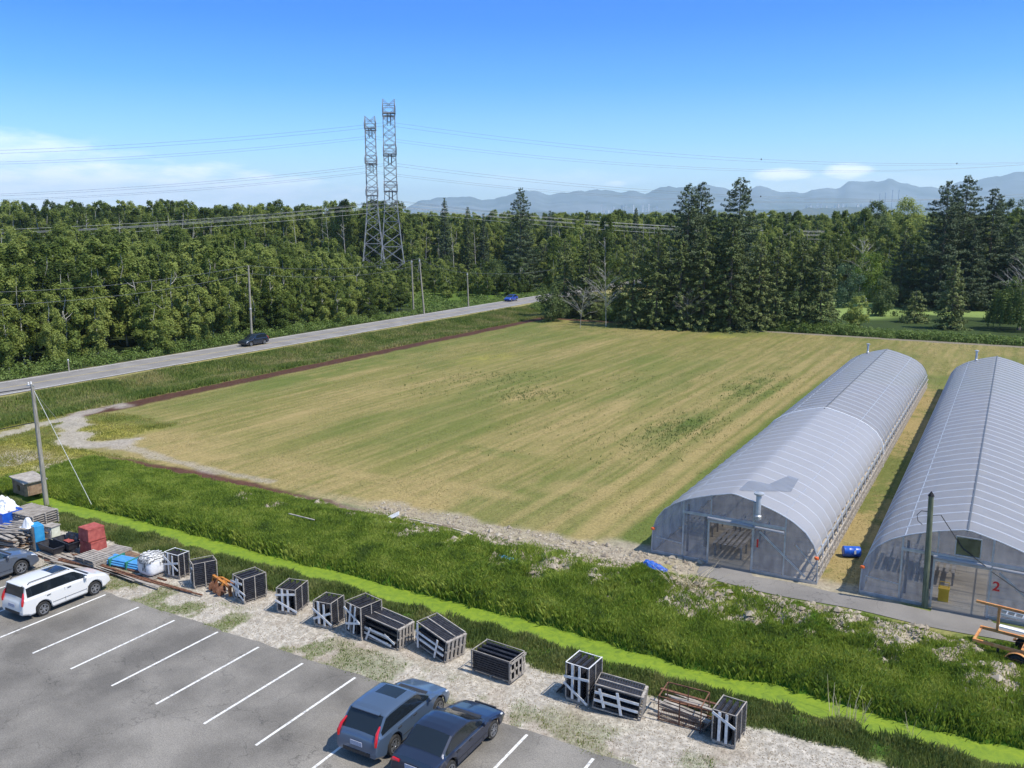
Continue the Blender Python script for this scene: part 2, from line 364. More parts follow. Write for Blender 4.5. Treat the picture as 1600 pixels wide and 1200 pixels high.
    for x0 in (-16.1, -5.2, 5.7):
        w = ss(-.05, .05, x - x0 - .1) * (1 - ss(-.05, .05, x - x0 - 8.7)) * ss(43.4, 43.6, y) * (1 - ss(105.2, 105.4, y))
        put(w, C_['interior'][None] * np.ones((n, 1)), 6)
        w = ss(-.7, .1, x - x0 + e2) * (1 - ss(8.7, 9.5, x - x0 + e2)) * ss(43.25, 43.4, y) * (1 - ss(43.8, 44.6, y + e2)) * .7
        put(w, C_['dirt'] * (.75 + .4 * fine[:, None]))
    # soil strips
    w = (1 - ss(.75, 1.25, np.abs(x - (-76.6 - .022 * (y - 60)) + e * .9 ) * .8)) * ss(47.5, 49.5, y) * (1 - ss(148.6, 149.4, y))
    put(w, C_['soil'] * (.65 + .8 * fine[:, None]), 3)
    yy = 41.0 + .35 * np.sin(x * .23)
    w = (1 - ss(.35, .9, np.abs(y - yy + e * 1.1))) * ss(-62, -59, x) * (1 - ss(-29, -25, x)) * ss(.32, .46, mid + .12)
    put(w, C_['soil'] * (.8 + 1.1 * fine[:, None]), 3)
    w = (1 - ss(.9, 1.4, np.abs(y - 148.5 + e))) * ss(-77.5, -76.5, x) * ss(.2, .4, mid + .1)
    put(w, (C_['soil'] * 1.6)[None] * (1 - ss(-60, -40, x))[:, None] + (C_['dirt'] * .62)[None] * ss(-60, -40, x)[:, None], 3)
    # meadow between ditch and field
    w = ss(29.3, 29.8, y + e * 1.3) * (1 - ss(40.1, 41.1, y + e * 1.6)) * ss(-63, -59, x + e * 2)
    put(w, mixc('bright', 'bank', ss(.5, .7, mid) * .6 + .4 * (1 - ss(31, 32, y))), 4)
    w = blob(x, y, 60, 720, 7, 2.0) * .9; put(w * ss(.35, .5, mid), C_['dirt'])
    # rubble and bare dirt among the grass
    rm = ss(-34, -20, x) * ss(35.0, 37.4, y + e) * (1 - ss(40.7, 41.3, y))
    rm = np.maximum(rm, ss(-50, -36, x) * .75 * ss(37.0, 38.6, y) * (1 - ss(40.6, 41.2, y)))
    rm = np.maximum(rm * .9, ss(-6, 1, x) * ss(33.5, 36, y) * (1 - ss(41, 41.3, y)) * 1.15)
    for (u, v, rx, ry) in ((970, 880, 5, 2.0), (1120, 940, 4, 2.2), (1300, 985, 4, 1.6), (760, 850, 4, 1.5), (850, 860, 2.6, 1.2), (920, 890, 3.2, 1.2), (1225, 970, 1.8, 1.0), (1050, 930, 2.2, 1.2), (1400, 1010, 2.4, 1.3), (1560, 1060, 3.6, 2.6), (690, 830, 2.0, .8), (800, 860, 1.4, .6), (1440, 1000, 1.5, .8), (880, 850, 3, .8)):
        rm = np.maximum(rm, blob(x, y, u, v, rx, ry) * 1.35)
    w = ss(.53, .60, fbm(x, y, 1.05, 4, 52) + .16 * np.minimum(rm, 1.3) - .10 + .06 * (vnoise(x / .25, y / .25, 8) - .5)) * np.clip(rm * 2.0, 0, 1)
    put(w, C_['dirt'] * (.62 + .75 * fine[:, None]), 6, .55)
    w = ss(-20.5, -18, x + e * 3) * (1 - ss(-3.6, -3.0, x)) * (1 - ss(.6, 1.4, np.abs(y - 43.3 + e * 1.2))) * .85
    put(w, C_['dirt'] * (.7 + .6 * fine[:, None]), 6)
    w = (1 - ss(.6, 1.7, np.abs(y - 41.9 + e * 2.2))) * ss(-44, -28, x) * (1 - ss(-17, -15, x)) * ss(.3, .55, mid + .1)
    put(w * .8, C_['dirt'] * (.7 + .6 * fine[:, None]), 6)
    # pale worn junction by the far left corner of the field
    jn = fbm(x, y, 2.2, 5, 61) - .5
    for pl, wd, k in (([(-40, 690), (20, 676), (70, 662), (112, 652), (150, 640), (185, 634)], 1.1, .8), ([(118, 652), (112, 672), (122, 690), (150, 694), (185, 692)], 1.5, .9), ([(-60, 762), (0, 752), (60, 738), (100, 722)], 1.0, .55), ([(20, 722), (60, 712)], .9, .5), ([(200, 700), (250, 715), (330, 735), (420, 752)], .55, .6)):
        dd = np.full(n, 99.0)
        for (ua, va), (ub, vb) in zip(pl, pl[1:]):
            a_, b_ = P(ua, va), P(ub, vb); ex, ey = b_.x - a_.x, b_.y - a_.y; q = np.clip(((x - a_.x) * ex + (y - a_.y) * ey) / (ex * ex + ey * ey), 0, 1)
            dd = np.minimum(dd, np.hypot(x - a_.x - q * ex, y - a_.y - q * ey))
        w = (1 - ss(wd * .35, wd * 1.35, dd + jn * wd * 2.4)) * k
        put(w, C_['grey'] * (.7 + .6 * fine[:, None]), 6, .6)
    # gravel yard
    w = 1 - ss(-.2, .2, y - 29.2 + e * 1.6); w = w * ss(-90, -85, x)
    sp_ = fbm(x, y, .16, 2, 71)
    gcol = C_['gravel'] * (.60 + .8 * sp_[:, None])
    br = ss(.55, .75, fbm(x, y, 1.8, 3, 72))[:, None] * .35; gcol = gcol * (1 - br) + np.array((.27, .2, .14)) * br
    put(w, gcol, 2)
    wd = (1 - ss(.4, 2.0, np.abs(y - 25.5))) * ss(.50, .60, fbm(x, y, 1.3, 4, 73)) * ss(-43, -40, x) * (1 - .5 * ss(-28, -18, x))
    put(wd * (y < 28.9) * .8, C_['verge'] * .9)
    # behind the hedge: lawn in the gap of the trees
    w = ss(148.8, 149.6, y) * ss(-80, -76, x); put(w, mixc('forest', 'bank', mid), 0)
    for (u, v, rx, ry) in ((1320, 484, 14, 22), (1510, 490, 16, 8), (1420, 478, 26, 4), (1045, 474, 7, 12)):
        w = blob(x, y, u, v, rx, ry, .3); put(w * (y > 150), C_['lawn'] * (.8 + .4 * mid[:, None]), 7)
    put(far, C_['forest'], 0)
    return col, rid
def build_ground():
    th = np.concatenate([np.arange(-180, -48, 4.0), np.arange(-48, 48, .125), np.arange(48, 180, 4.0)]); nt_ = len(th)
    rr = [3.0, 8, 13, 18]; r = 20.0
    while r < 420: rr.append(r); r *= 1.0042 if r < 200 else 1.008
    while r < 25500: rr.append(r); r *= 1.18
    rr = np.array(rr); nr = len(rr)
    A = np.deg2rad(th) * -1 + math.pi / 2 + math.pi / 6            # heading of each spoke
    x = np.outer(rr, np.cos(A)).ravel(); y = np.outer(rr, np.sin(A)).ravel()
    z = terrain_z(x, y); V = np.stack([x, y, z], 1)
    i = np.arange(nr - 1)[:, None] * nt_; j = np.arange(nt_)[None]; j2 = (j + 1) % nt_
    Q = np.stack([i + j, i + j2, i + nt_ + j2, i + nt_ + j], -1).reshape(-1, 4)
    Q = np.vstack([Q]); c = V[Q].mean(1)
    cx, cy = c[:, 0], c[:, 1]
    colv, _ = regions(x, y); _, rid = regions(cx, cy)
    m, nt, b = newmat('ground_cover'); N = nt.nodes; L = nt.links
    at = N.new('ShaderNodeAttribute'); at.attribute_name = 'albedo'
    g = N.new('ShaderNodeNewGeometry'); n1 = N.new('ShaderNodeTexNoise'); n1.inputs['Scale'].default_value = 5.5; n1.inputs['Detail'].default_value = 6; n1.inputs['Roughness'].default_value = .7
    L.new(g.outputs['Position'], n1.inputs['Vector'])
    mr = N.new('ShaderNodeMapRange'); mr.inputs['From Min'].default_value = .3; mr.inputs['From Max'].default_value = .7; mr.inputs['To Min'].default_value = .66; mr.inputs['To Max'].default_value = 1.34
    L.new(n1.outputs[0], mr.inputs[0])
    mx = N.new('ShaderNodeVectorMath'); mx.operation = 'SCALE'; L.new(at.outputs['Color'], mx.inputs[0]); L.new(mr.outputs[0], mx.inputs['Scale'])
    L.new(mx.outputs[0], b.inputs['Base Color']); b.inputs['Roughness'].default_value = .95; b.inputs['Specular IOR Level'].default_value = .15
    bu = N.new('ShaderNodeBump'); bu.inputs['Strength'].default_value = .55; bu.inputs['Distance'].default_value = .08; L.new(n1.outputs[0], bu.inputs['Height']); L.new(bu.outputs[0], b.inputs['Normal'])
    names = {0: 'ground', 1: 'field', 2: 'gravel_yard', 3: 'soil_strip', 4: 'meadow_ground', 5: 'verge_ground', 6: 'dirt_patches', 7: 'lawn'}
    for k, nm in names.items():
        f = Q[rid == k]
        if len(f) == 0: continue
        used, inv = np.unique(f, return_inverse=True)
        me = mesh_np(nm, V[used], inv.reshape(-1, 4), True)
        ca = me.color_attributes.new('albedo', 'FLOAT_COLOR', 'POINT')
        cc = np.ones((len(used), 4), np.float32); cc[:, :3] = colv[used]; ca.data.foreach_set('color', cc.ravel())
        o = link(nm, me, m); o['kind'] = 'structure'
build_ground()
def structure(mb, name, m):
    o = mb.build(name, m); o['kind'] = 'structure'; return o
def tz(x, y): return float(terrain_z(np.array([float(x)]), np.array([float(y)]))[0])

# road
def asphalt(name, c1, c2, spots=.25):
    m, nt, b = newmat(name); N = nt.nodes; L = nt.links
    g = N.new('ShaderNodeNewGeometry')
    a = N.new('ShaderNodeTexNoise'); a.inputs['Scale'].default_value = .35; a.inputs['Detail'].default_value = 6; L.new(g.outputs['Position'], a.inputs['Vector'])
    f = N.new('ShaderNodeTexNoise'); f.inputs['Scale'].default_value = 26; f.inputs['Detail'].default_value = 2; L.new(g.outputs['Position'], f.inputs['Vector'])
    r = N.new('ShaderNodeValToRGB'); r.color_ramp.elements[0].position = .36; r.color_ramp.elements[1].position = .66
    r.color_ramp.elements[0].color = (*c1, 1); r.color_ramp.elements[1].color = (*c2, 1); L.new(a.outputs[0], r.inputs[0])
    s = N.new('ShaderNodeMapRange'); s.inputs['From Min'].default_value = .3; s.inputs['From Max'].default_value = .7; s.inputs['To Min'].default_value = 1 - spots; s.inputs['To Max'].default_value = 1 + spots
    L.new(f.outputs[0], s.inputs[0]); v = N.new('ShaderNodeVectorMath'); v.operation = 'SCALE'; L.new(r.outputs[0], v.inputs[0]); L.new(s.outputs[0], v.inputs['Scale'])
    vo = N.new('ShaderNodeTexVoronoi'); vo.feature = 'DISTANCE_TO_EDGE'; vo.inputs['Scale'].default_value = .22; dn = N.new('ShaderNodeTexNoise'); dn.inputs['Scale'].default_value = 1.1; dn.inputs['Detail'].default_value = 5; L.new(g.outputs['Position'], dn.inputs['Vector'])
    mv = N.new('ShaderNodeMix'); mv.data_type = 'VECTOR'; mv.inputs['Factor'].default_value = .13; L.new(g.outputs['Position'], mv.inputs['A']); sc_ = N.new('ShaderNodeVectorMath'); sc_.operation = 'SCALE'; sc_.inputs['Scale'].default_value = 14; L.new(dn.outputs['Color'], sc_.inputs[0]); L.new(sc_.outputs[0], mv.inputs['B']); L.new(mv.outputs['Result'], vo.inputs['Vector'])
    cr_ = N.new('ShaderNodeMapRange'); cr_.inputs['From Min'].default_value = .0; cr_.inputs['From Max'].default_value = .006; cr_.inputs['To Min'].default_value = .62; cr_.inputs['To Max'].default_value = 1; L.new(vo.outputs['Distance'], cr_.inputs[0])
    v2 = N.new('ShaderNodeVectorMath'); v2.operation = 'SCALE'; L.new(v.outputs[0], v2.inputs[0]); L.new(cr_.outputs[0], v2.inputs['Scale'])
    L.new(v2.outputs[0], b.inputs['Base Color']); b.inputs['Roughness'].default_value = .9
    return m
m_road = asphalt('road_asphalt', (.20, .187, .18), (.27, .255, .24), .12)
m_lot = asphalt('lot_asphalt', (.128, .118, .103), (.245, .226, .196), .28)
m_path = asphalt('path_asphalt', (.18, .168, .155), (.25, .235, .215), .15)
m_line = mat('road_paint', (.42, .41, .39), (.72, .71, .68), 9, .8, lo=.34, hi=.48)
m_yell = mat('centre_paint', (.42, .33, .14), (.5, .42, .2), 8, .8)
def ribbon(off0, off1, z, name, m, y0=-60, y1=420, step=4):
    mb = MB(); ys = np.arange(y0, y1, step)
    vs = []
    for y in ys:
        j = .0 if 'line' in name or 'marking' in name else .07 * math.sin(y * 1.7) + .05 * math.sin(y * .61)
        vs += [(road_c(y) + off0 - j, y, z), (road_c(y) + off1 + j, y, z)]
    mb.add(vs, [(2 * i, 2 * i + 1, 2 * i + 3, 2 * i + 2) for i in range(len(ys) - 1)])
    return structure(mb, name, m)
ribbon(-4.0, 3.9, .05, 'road', m_road)
ribbon(3.45, 3.6, .056, 'road_edge_marking', m_line); ribbon(-3.6, -3.45, .056, 'road_edge_marking', m_line)
ribbon(-.22, -.12, .056, 'road_centre_marking', m_yell); ribbon(.0, .1, .056, 'road_centre_marking', m_yell)
# parking lot with an uneven broken edge
mb = MB(); xs = np.arange(-95, 20, .25); vs = []
for x in xs:
    e = 24.85 + .22 * (fbm(np.array([x]), np.array([0.]), 1.4, 3, 81)[0] - .5) + .16 * (fbm(np.array([x]), np.array([3.]), .4, 2, 82)[0] - .5)
    vs += [(x, -60, .03), (x, e, .03)]
mb.add(vs, [(2 * i, 2 * i + 2, 2 * i + 3, 2 * i + 1) for i in range(len(xs) - 1)]); structure(mb, 'parking_lot', m_lot)
mb = MB()
for k in range(-9, 15):
    x = -37.35 + 2.64 * k
    if x > 2: break
    y1 = 24.62 - .1 * (k % 3); mb.add([(x - .055, 19.3, .036), (x + .055, 19.3, .036), (x + .055, y1, .036), (x - .055, y1, .036)], [(0, 1, 2, 3)])
structure(mb, 'parking_lines', m_line)
# asphalt path along the greenhouse fronts
pts = []
xs = np.arange(-11.8, 30, .5)
lo_ = [(x, 41.25 + .12 * math.sin(x * .9)) for x in xs]; hi_ = [(x, 42.95 + .1 * math.sin(x * 1.3)) for x in xs]
mb = MB(); vs = []
for a, b_ in zip(lo_, hi_): vs += [(*a, .03), (*b_, .03)]
mb.add(vs, [(2 * i, 2 * i + 2, 2 * i + 3, 2 * i + 1) for i in range(len(xs) - 1)])
for (xa, xb) in ((-13.0, -10.7), (-1.9, .35), (9.0, 11.3)):
    mb.add([(xa, 43.55, .034), (xa - .1, 42.6, .034), (xa + .1, 41.5, .034), (xb - .2, 41.6, .034), (xb + .5, 42.7, .034), (xb, 43.55, .034)], [(0, 1, 2, 3, 4, 5)])
structure(mb, 'asphalt_path', m_path)
mb = MB()
for x0 in (-16.1, -5.2): mb.add([(x0 + .1, 43.56, .012), (x0 + 8.74, 43.56, .012), (x0 + 8.74, 105.1, .012), (x0 + .1, 105.1, .012)], [(0, 1, 2, 3)])
structure(mb, 'greenhouse_floor', asphalt('greenhouse_floor', (.34, .29, .225), (.44, .385, .31), .12))
# ditch water under duckweed
m, nt, b = newmat('duckweed'); N = nt.nodes; L = nt.links
g = N.new('ShaderNodeNewGeometry'); n1 = N.new('ShaderNodeTexNoise'); n1.inputs['Scale'].default_value = 2.6; n1.inputs['Detail'].default_value = 8; n1.inputs['Roughness'].default_value = .75; n1.inputs['Distortion'].default_value = .6
L.new(g.outputs['Position'], n1.inputs['Vector']); r = N.new('ShaderNodeValToRGB'); e = r.color_ramp.elements
e[0].position = .24; e[0].color = (.06, .11, .012, 1); e[1].position = .68; e[1].color = (.23, .31, .014, 1); q = e.new(.46); q.color = (.15, .235, .012, 1)
L.new(n1.outputs[0], r.inputs[0]); L.new(r.outputs[0], b.inputs['Base Color']); b.inputs['Roughness'].default_value = .7
mb = MB(); xs = np.arange(-58.5, 40, .4); vs = []
for x in xs: vs += [(x, 30.0, -.46), (x, 34.2, -.46)]
mb.add(vs, [(2 * i, 2 * i + 2, 2 * i + 3, 2 * i + 1) for i in range(len(xs) - 1)]); structure(mb, 'ditch_water', m)

# ------------------------------------------------------------------ grass and undergrowth (uncountable)
def blades(name, x, y, h, w, m, per=3, lean=.45, zoff=0.0):
    n = len(x); x = np.repeat(x, per) + RS.normal(0, .10, n * per); y = np.repeat(y, per) + RS.normal(0, .10, n * per); h = np.repeat(h, per) * RS.uniform(.55, 1.15, n * per); n *= per
    z = terrain_z(x, y) + zoff; a = RS.uniform(0, 2 * math.pi, n); dx, dy = np.cos(a) * w / 2, np.sin(a) * w / 2
    l = RS.uniform(.05, lean, n) * h; b = RS.uniform(0, 2 * math.pi, n); lx, ly = np.cos(b) * l, np.sin(b) * l
    V = np.empty((n, 4, 3)); V[:, 0] = np.stack([x - dx, y - dy, z - .03], 1); V[:, 1] = np.stack([x + dx, y + dy, z - .03], 1)
    V[:, 2] = np.stack([x + dx * .7 + lx * .45, y + dy * .7 + ly * .45, z + h * .62], 1); V[:, 3] = np.stack([x + lx, y + ly, z + h * (1 - .3 * l / h)], 1)
    V = V.reshape(-1, 3); k = np.arange(n)[:, None] * 4
    F = np.concatenate([k + [0, 1, 2], k + [0, 2, 3]], 0)
    o = link(name, mesh_np(name, V, F), m); return o
def scat(n, x0, x1, y0, y1): return RS.uniform(x0, x1, n), RS.uniform(y0, y1, n)
def seen(x, y, mar=4):                       # keep what a camera near the photo's could see
    Y = -.5 * x + .866 * y; X = .866 * x + .5 * y
    return (Y > 14) & (np.abs(X) < Y * .66 + mar)
x, y = scat(160000, -61, 16, 31.9, 41.2); _, rid = regions(x, y)
k = seen(x, y) & (terrain_z(x, y) > -.40) & ((rid == 4) | ((rid == 6) & (RS.rand(len(x)) < .24))); x, y = x[k], y[k]
edge = 1 - ss(33.0, 34.4, y) ; hh = (.16 + .55 * fbm(x, y, 1.6, 3, 91) ** 2) * (1 - .45 * ss(38.5, 41, y)) + .12 * edge
hh *= 1 - .35 * ss(-16, -4, x) * ss(36, 39, y)
tag(blades('meadow_grass', x, y, hh, .04, M['grass_bright'], 3, .7), 'tall bright green grass on the far bank of the ditch', 'grass', kind='stuff')
x, y = scat(95000, -75, 16, 28.9, 31.9); _, rid = regions(x, y); k = seen(x, y) & (rid != 2) & (terrain_z(x, y) > -.40) & (fbm(x, y, .8, 2, 97) > .3 + .3 * (RS.rand(len(x)) - .5)); x, y = x[k], y[k]
tag(blades('bank_grass', x, y, (.08 + .62 * fbm(x, y, 1.0, 3, 92) ** 1.6), .038, M['grass_dark'], 3), 'darker green grass on the near bank of the ditch behind the crates', 'grass', kind='stuff')
x, y = scat(90000, -93, -77.4, 30, 200); _, rid = regions(x, y); k = seen(x, y) & (rid == 5) & (x > road_c(y) + 4.6); x, y = x[k], y[k]
tag(blades('verge_grass', x, y, (.2 + .6 * fbm(x, y, 3, 3, 93)) * ss(0, 3, x - road_c(y) - 4.2), .10, M['grass_verge'], 3), 'rough green and straw coloured grass between the road and the field', 'grass', kind='stuff')
x, y = scat(26000, -78, -56, 30, 52); _, rid = regions(x, y); k = seen(x, y) & (rid == 5); x, y = x[k], y[k]
tag(blades('corner_grass', x, y, .05 + .16 * fbm(x, y, 2, 3, 94), .05, M['grass_corner'], 3), 'short yellowish green grass round the leaning pole at the left', 'grass', kind='stuff')
x, y = scat(120000, -76, 6, 42, 148); _, rid = regions(x, y)
k = seen(x, y) & (rid == 1) & ~((x > -16.4) & (y < 105.5) & ((x + 16.1) % 10.9 < 9.0)); x, y = x[k], y[k]
dens = fbm(x, y / 4, 1.6, 3, 95); k = dens > .42; x, y = x[k], y[k]
tag(blades('field_stubble', x, y, .03 + .06 * fbm(x, y, 1.5, 2, 96), .05, M['grass_field'], 2, .9), 'short mown stubble and hay across the field', 'grass', kind='stuff')
# darker weed tufts standing in the field
wx, wy = [], []
for (u, v, rx, ry, n) in ((830, 618, 4, 5, 300), (785, 590, 5, 7, 200), (1060, 672, 3.4, 9, 560), (1175, 607, 3.4, 10, 360), (700, 600, 9, 10, 120), (930, 680, 10, 12, 90), (1010, 600, 12, 16, 120)):
    p = P(u, v); a = RS.normal(0, .5, (n, 2)); wx.append(p.x + a[:, 0] * rx); wy.append(p.y + a[:, 1] * ry)
x, y = np.concatenate(wx), np.concatenate(wy)
tag(blades('field_weeds', x, y, .10 + .16 * RS.rand(len(x)), .06, M['field_weed'], 3, .9), 'darker weed tufts scattered in the mown field', 'weeds', kind='stuff')
x, y = scat(12000, -44, 0, 24.7, 28.6); k = seen(x, y) & (fbm(x, y, 1.3, 4, 73) + .10 * (vnoise(x / .3, y / .3, 5) - .5) > .55) & (RS.rand(len(x)) < .7) & (np.abs(y - 25.5) < 1.5 * (1 - .3 * ss(-28, -18, x))); x, y = x[k], y[k]
tag(blades('gravel_weeds', x, y, .03 + .08 * RS.rand(len(x)), .03, M['grass_verge'], 5, .9), 'low weeds growing along the edge of the gravel and asphalt', 'weeds', kind='stuff')
# pale clods and stones in the rubble
def stones(name, x, y, s, m, label, cat, zo=0):
    base = np.array([(1, 0, 0), (-1, 0, 0), (0, 1, 0), (0, -1, 0), (0, 0, 1), (0, 0, -1)], float)
    tri = np.array([(0, 2, 4), (2, 1, 4), (1, 3, 4), (3, 0, 4), (2, 0, 5), (1, 2, 5), (3, 1, 5), (0, 3, 5)])
    n = len(x); J = base[None] * RS.uniform(.5, 1.25, (n, 6, 1)) * s[:, None, None] * np.array([1, 1, .6]); a = RS.uniform(0, 6.28, n)[:, None]
    V = np.stack([x[:, None] + J[..., 0] * np.cos(a) - J[..., 1] * np.sin(a), y[:, None] + J[..., 0] * np.sin(a) + J[..., 1] * np.cos(a), terrain_z(x, y)[:, None] + J[..., 2] + s[:, None] * .15], -1).reshape(-1, 3)
    F = (tri[None] + np.arange(n)[:, None, None] * 6).reshape(-1, 3)
    return tag(link(name, mesh_np(name, V, F), m), label, cat, kind='stuff')
m_clod = mat('clod', (.24, .195, .145), (.42, .37, .29), 2.2, .95, coord='Object')
x, y = scat(40000, -50, 8, 34.5, 44); _, rid = regions(x, y); k = seen(x, y) & (rid == 6) & ((y < 41.2) | ((x < -13.3) & (y < 43.3) & (RS.rand(len(x)) < .6))); x, y = x[k], y[k]
stones('rubble', x, y, RS.uniform(.02, .10, len(x)) * (1 + 2.0 * (RS.rand(len(x)) > .93)), m_clod, 'pale lumps of dry clay and broken rubble in the grass', 'rubble')
x, y = scat(36000, -46, 6, 24.9, 29.0); k = seen(x, y); x, y = x[k], y[k]
stones('loose_gravel', x, y, RS.uniform(.012, .04, len(x)), m_clod, 'loose pale gravel stones under the crates', 'gravel')
# ------------------------------------------------------------------ trees
def quads(C, Nrm, sz, flat=0.0):
    """leaf faces at C, facing roughly Nrm, sizes sz"""
    n = len(C); Nn = Nrm + RS.normal(0, .48, (n, 3)); Nn /= np.linalg.norm(Nn, axis=1)[:, None] + 1e-9
    t = np.cross(Nn, RS.normal(0, 1, (n, 3))); t /= np.linalg.norm(t, axis=1)[:, None] + 1e-9; b = np.cross(Nn, t)
    s = sz[:, None]; r = RS.uniform(.55, 1, (n, 1))
    V = np.stack([C - t * s - b * s * r * .4, C + t * s * .3 - b * s * r, C + t * s + b * s * r * .4, C - t * s * .2 + b * s * r], 1).reshape(-1, 3)
    F = np.arange(n * 4).reshape(n, 4); return V, F
def broad_crown(H, W, n, base=.16, leaf=.24, nb=13, seed=0):
    rs = np.random.RandomState(seed); B = []
    for i in range(nb):
        t = (i + .5) / nb; z = H * (base + (1 - base) * t * .93); rad = W / 2 * (math.sin(math.pi * min(1, .25 + .70 * (1 - t) ** .8)) ** .6)
        a = i * 2.4 + rs.uniform(-.4, .4); rr = rad * rs.uniform(.25, .75)
        B.append((rr * math.cos(a), rr * math.sin(a), z, W * rs.uniform(.15, .25) * (1 - .45 * t)))
    for i in range(5): a = rs.uniform(0, 6.28); r9 = W * rs.uniform(0, .2); B.append((r9 * math.cos(a), r9 * math.sin(a), H * rs.uniform(.84, .97), W * rs.uniform(.06, .10)))
    for i in range(nb // 2):
        a = rs.uniform(0, 6.28); B.append((W * .42 * math.cos(a), W * .42 * math.sin(a), H * rs.uniform(base, .75), W * rs.uniform(.10, .17)))
    B = np.array(B); wts = B[:, 3] ** 1.8; idx = rs.choice(len(B), n, p=wts / wts.sum())
    d = rs.normal(0, 1, (n, 3)); d /= np.linalg.norm(d, axis=1)[:, None]; d[:, 2] = np.where(d[:, 2] < -.7, -d[:, 2], d[:, 2])
    rad = B[idx, 3] * rs.uniform(.35, 1.12, n) ** .7 * (1 + .28 * np.sin(d[:, 0] * 7 + idx) * np.cos(d[:, 1] * 6 + idx * 2))
    C = B[idx, :3] + d * rad[:, None] * np.array([1, 1, 1.12])
    out = C - np.array([0, 0, H * .45]); out /= np.linalg.norm(out, axis=1)[:, None] + 1e-9
    return quads(C, d * .6 + out * .35 + np.array([.15, 0, .5]), rs.uniform(.5, 1.15, n) * leaf)
def broad_tree(label, H, W, n, seed, m='leaf_broad', tm='birch', loc=(0, 0, 0), rz=0, group=None, name='broadleaf_tree', leaf=.24, base=.16, nb=13, cat='tree'):
    t = thing(name, label, cat, loc, rz, group)
    V, F = broad_crown(H, W, n, base, leaf, nb, seed); link('crown', mesh_np('crown', V, F), M[m], t)
    rs = random.Random(seed); mb = MB(); pts = [(0, 0, -.2)]; rad = [H * .009]
    for i in range(1, 7): pts.append((rs.uniform(-.12, .12) * i * .5, rs.uniform(-.12, .12) * i * .5, H * .155 * i)); rad.append(H * .009 * (1 - i / 7.3))
    mb.tube(pts, rad, 6)
    for i in range(5):
        a = rs.uniform(0, 6.28); z = H * rs.uniform(.25, .7); L = W * rs.uniform(.12, .26)
        mb.tube([(0, 0, z), (math.cos(a) * L * .5, math.sin(a) * L * .5, z + L * .35), (math.cos(a) * L, math.sin(a) * L, z + L * .9)], [H * .004, H * .003, H * .001], 4)
    mb.build('trunk', M[tm], t); return t
def conifer(label, H, W, seed, m='leaf_fir', loc=(0, 0, 0), rz=0, group=None, name='conifer', dens=1.0, ex=.6, sw=1.0, droop=.25, base=.06, flat=.0, ragged=.4, upturn=0.0, leaf=.2):
    rs = np.random.RandomState(seed); t = thing(name, label, 'tree', loc, rz, group); Cs, Ns, Ss = [], [], []; mb = MB()
    mb.tube([(0, 0, -.2), (0, 0, H * .5), (0, 0, H * .985)], [H * .014, H * .008, .03], 7)
    lv = int(H / .5); 
    for i in range(lv):
        q = i / lv; z = H * (base + (1 - base) * q); R0 = W / 2 * (1 - q) ** ex + .2; nbr = max(4, int((9 - 4 * q)))
        for k in range(nbr):
            a = 2 * math.pi * (k + rs.rand()) / nbr; L = R0 * rs.uniform(1 - ragged, 1.08)
            ns = max(4, int(L * 17 * dens)); s = np.sqrt(rs.uniform(.03, 1, ns)); zz = z + rs.uniform(-.3, .3) - droop * L * s + upturn * L * s ** 3 + rs.normal(0, .13, ns)
            sp = rs.normal(0, .10 + .085 * L * sw, ns) * (1.15 - s * .9)
            Cs.append(np.stack([math.cos(a) * L * s - math.sin(a) * sp, math.sin(a) * L * s + math.cos(a) * sp, zz], 1))
            Ns.append(np.tile([math.cos(a) * .45, math.sin(a) * .45, .9], (ns, 1))); Ss.append(rs.uniform(.6, 1.3, ns) * leaf)
            if k % 3 == 0 and L > 1: mb.tube([(0, 0, z), (math.cos(a) * L * .8, math.sin(a) * L * .8, z - droop * L * .8 - .08)], [.05, .015], 4, False)
    V, F = quads(np.concatenate(Cs), np.concatenate(Ns), np.concatenate(Ss)); link('crown', mesh_np('crown', V, F), M[m], t)
    mb.build('trunk', M['trunk'], t); return t
def dead_tree(label, H, seed, loc, group=None, spread=.35, n=16, mt='dead_wood', rad=.006):
    rs = random.Random(seed); mb = MB(); t = None
    tip = Vector((rs.uniform(-.1, .1) * H, rs.uniform(-.1, .1) * H, H)); mb.tube([(0, 0, -.2), tip * .5 + Vector((rs.uniform(-.2, .2), 0, 0)), tip], [H * rad, H * rad * .6, .02], 6)
    for i in range(n):
        q = rs.uniform(.25, .92); a = rs.uniform(0, 6.28); L = H * spread * (1.1 - q) * rs.uniform(.5, 1.2); b = tip * q
        e = b + Vector((math.cos(a) * L, math.sin(a) * L, L * rs.uniform(.3, 1.1))); m_ = (b + e) / 2 + Vector((0, 0, L * .08)); mb.tube([b, m_, e], [H * rad * .45, H * rad * .3, .012], 5)
        for j in range(2):
            a2 = a + rs.uniform(-1, 1); f = m_ + Vector((math.cos(a2), math.sin(a2), rs.uniform(.2, 1))) * L * .4; mb.tube([m_, f], [H * rad * .22, .01], 4)
    o = mb.build('dead_tree', M[mt]); o.location = loc; return tag(o, label, 'dead tree', group)
def sees(p, mar=1.0):                                 # forward distance and photo column
    X = .8660254 * p.x + .5 * p.y; Y = -.5 * p.x + .8660254 * p.y
    return Y, 800 + FPX * X / (Y * cp + CAM_H * sp)
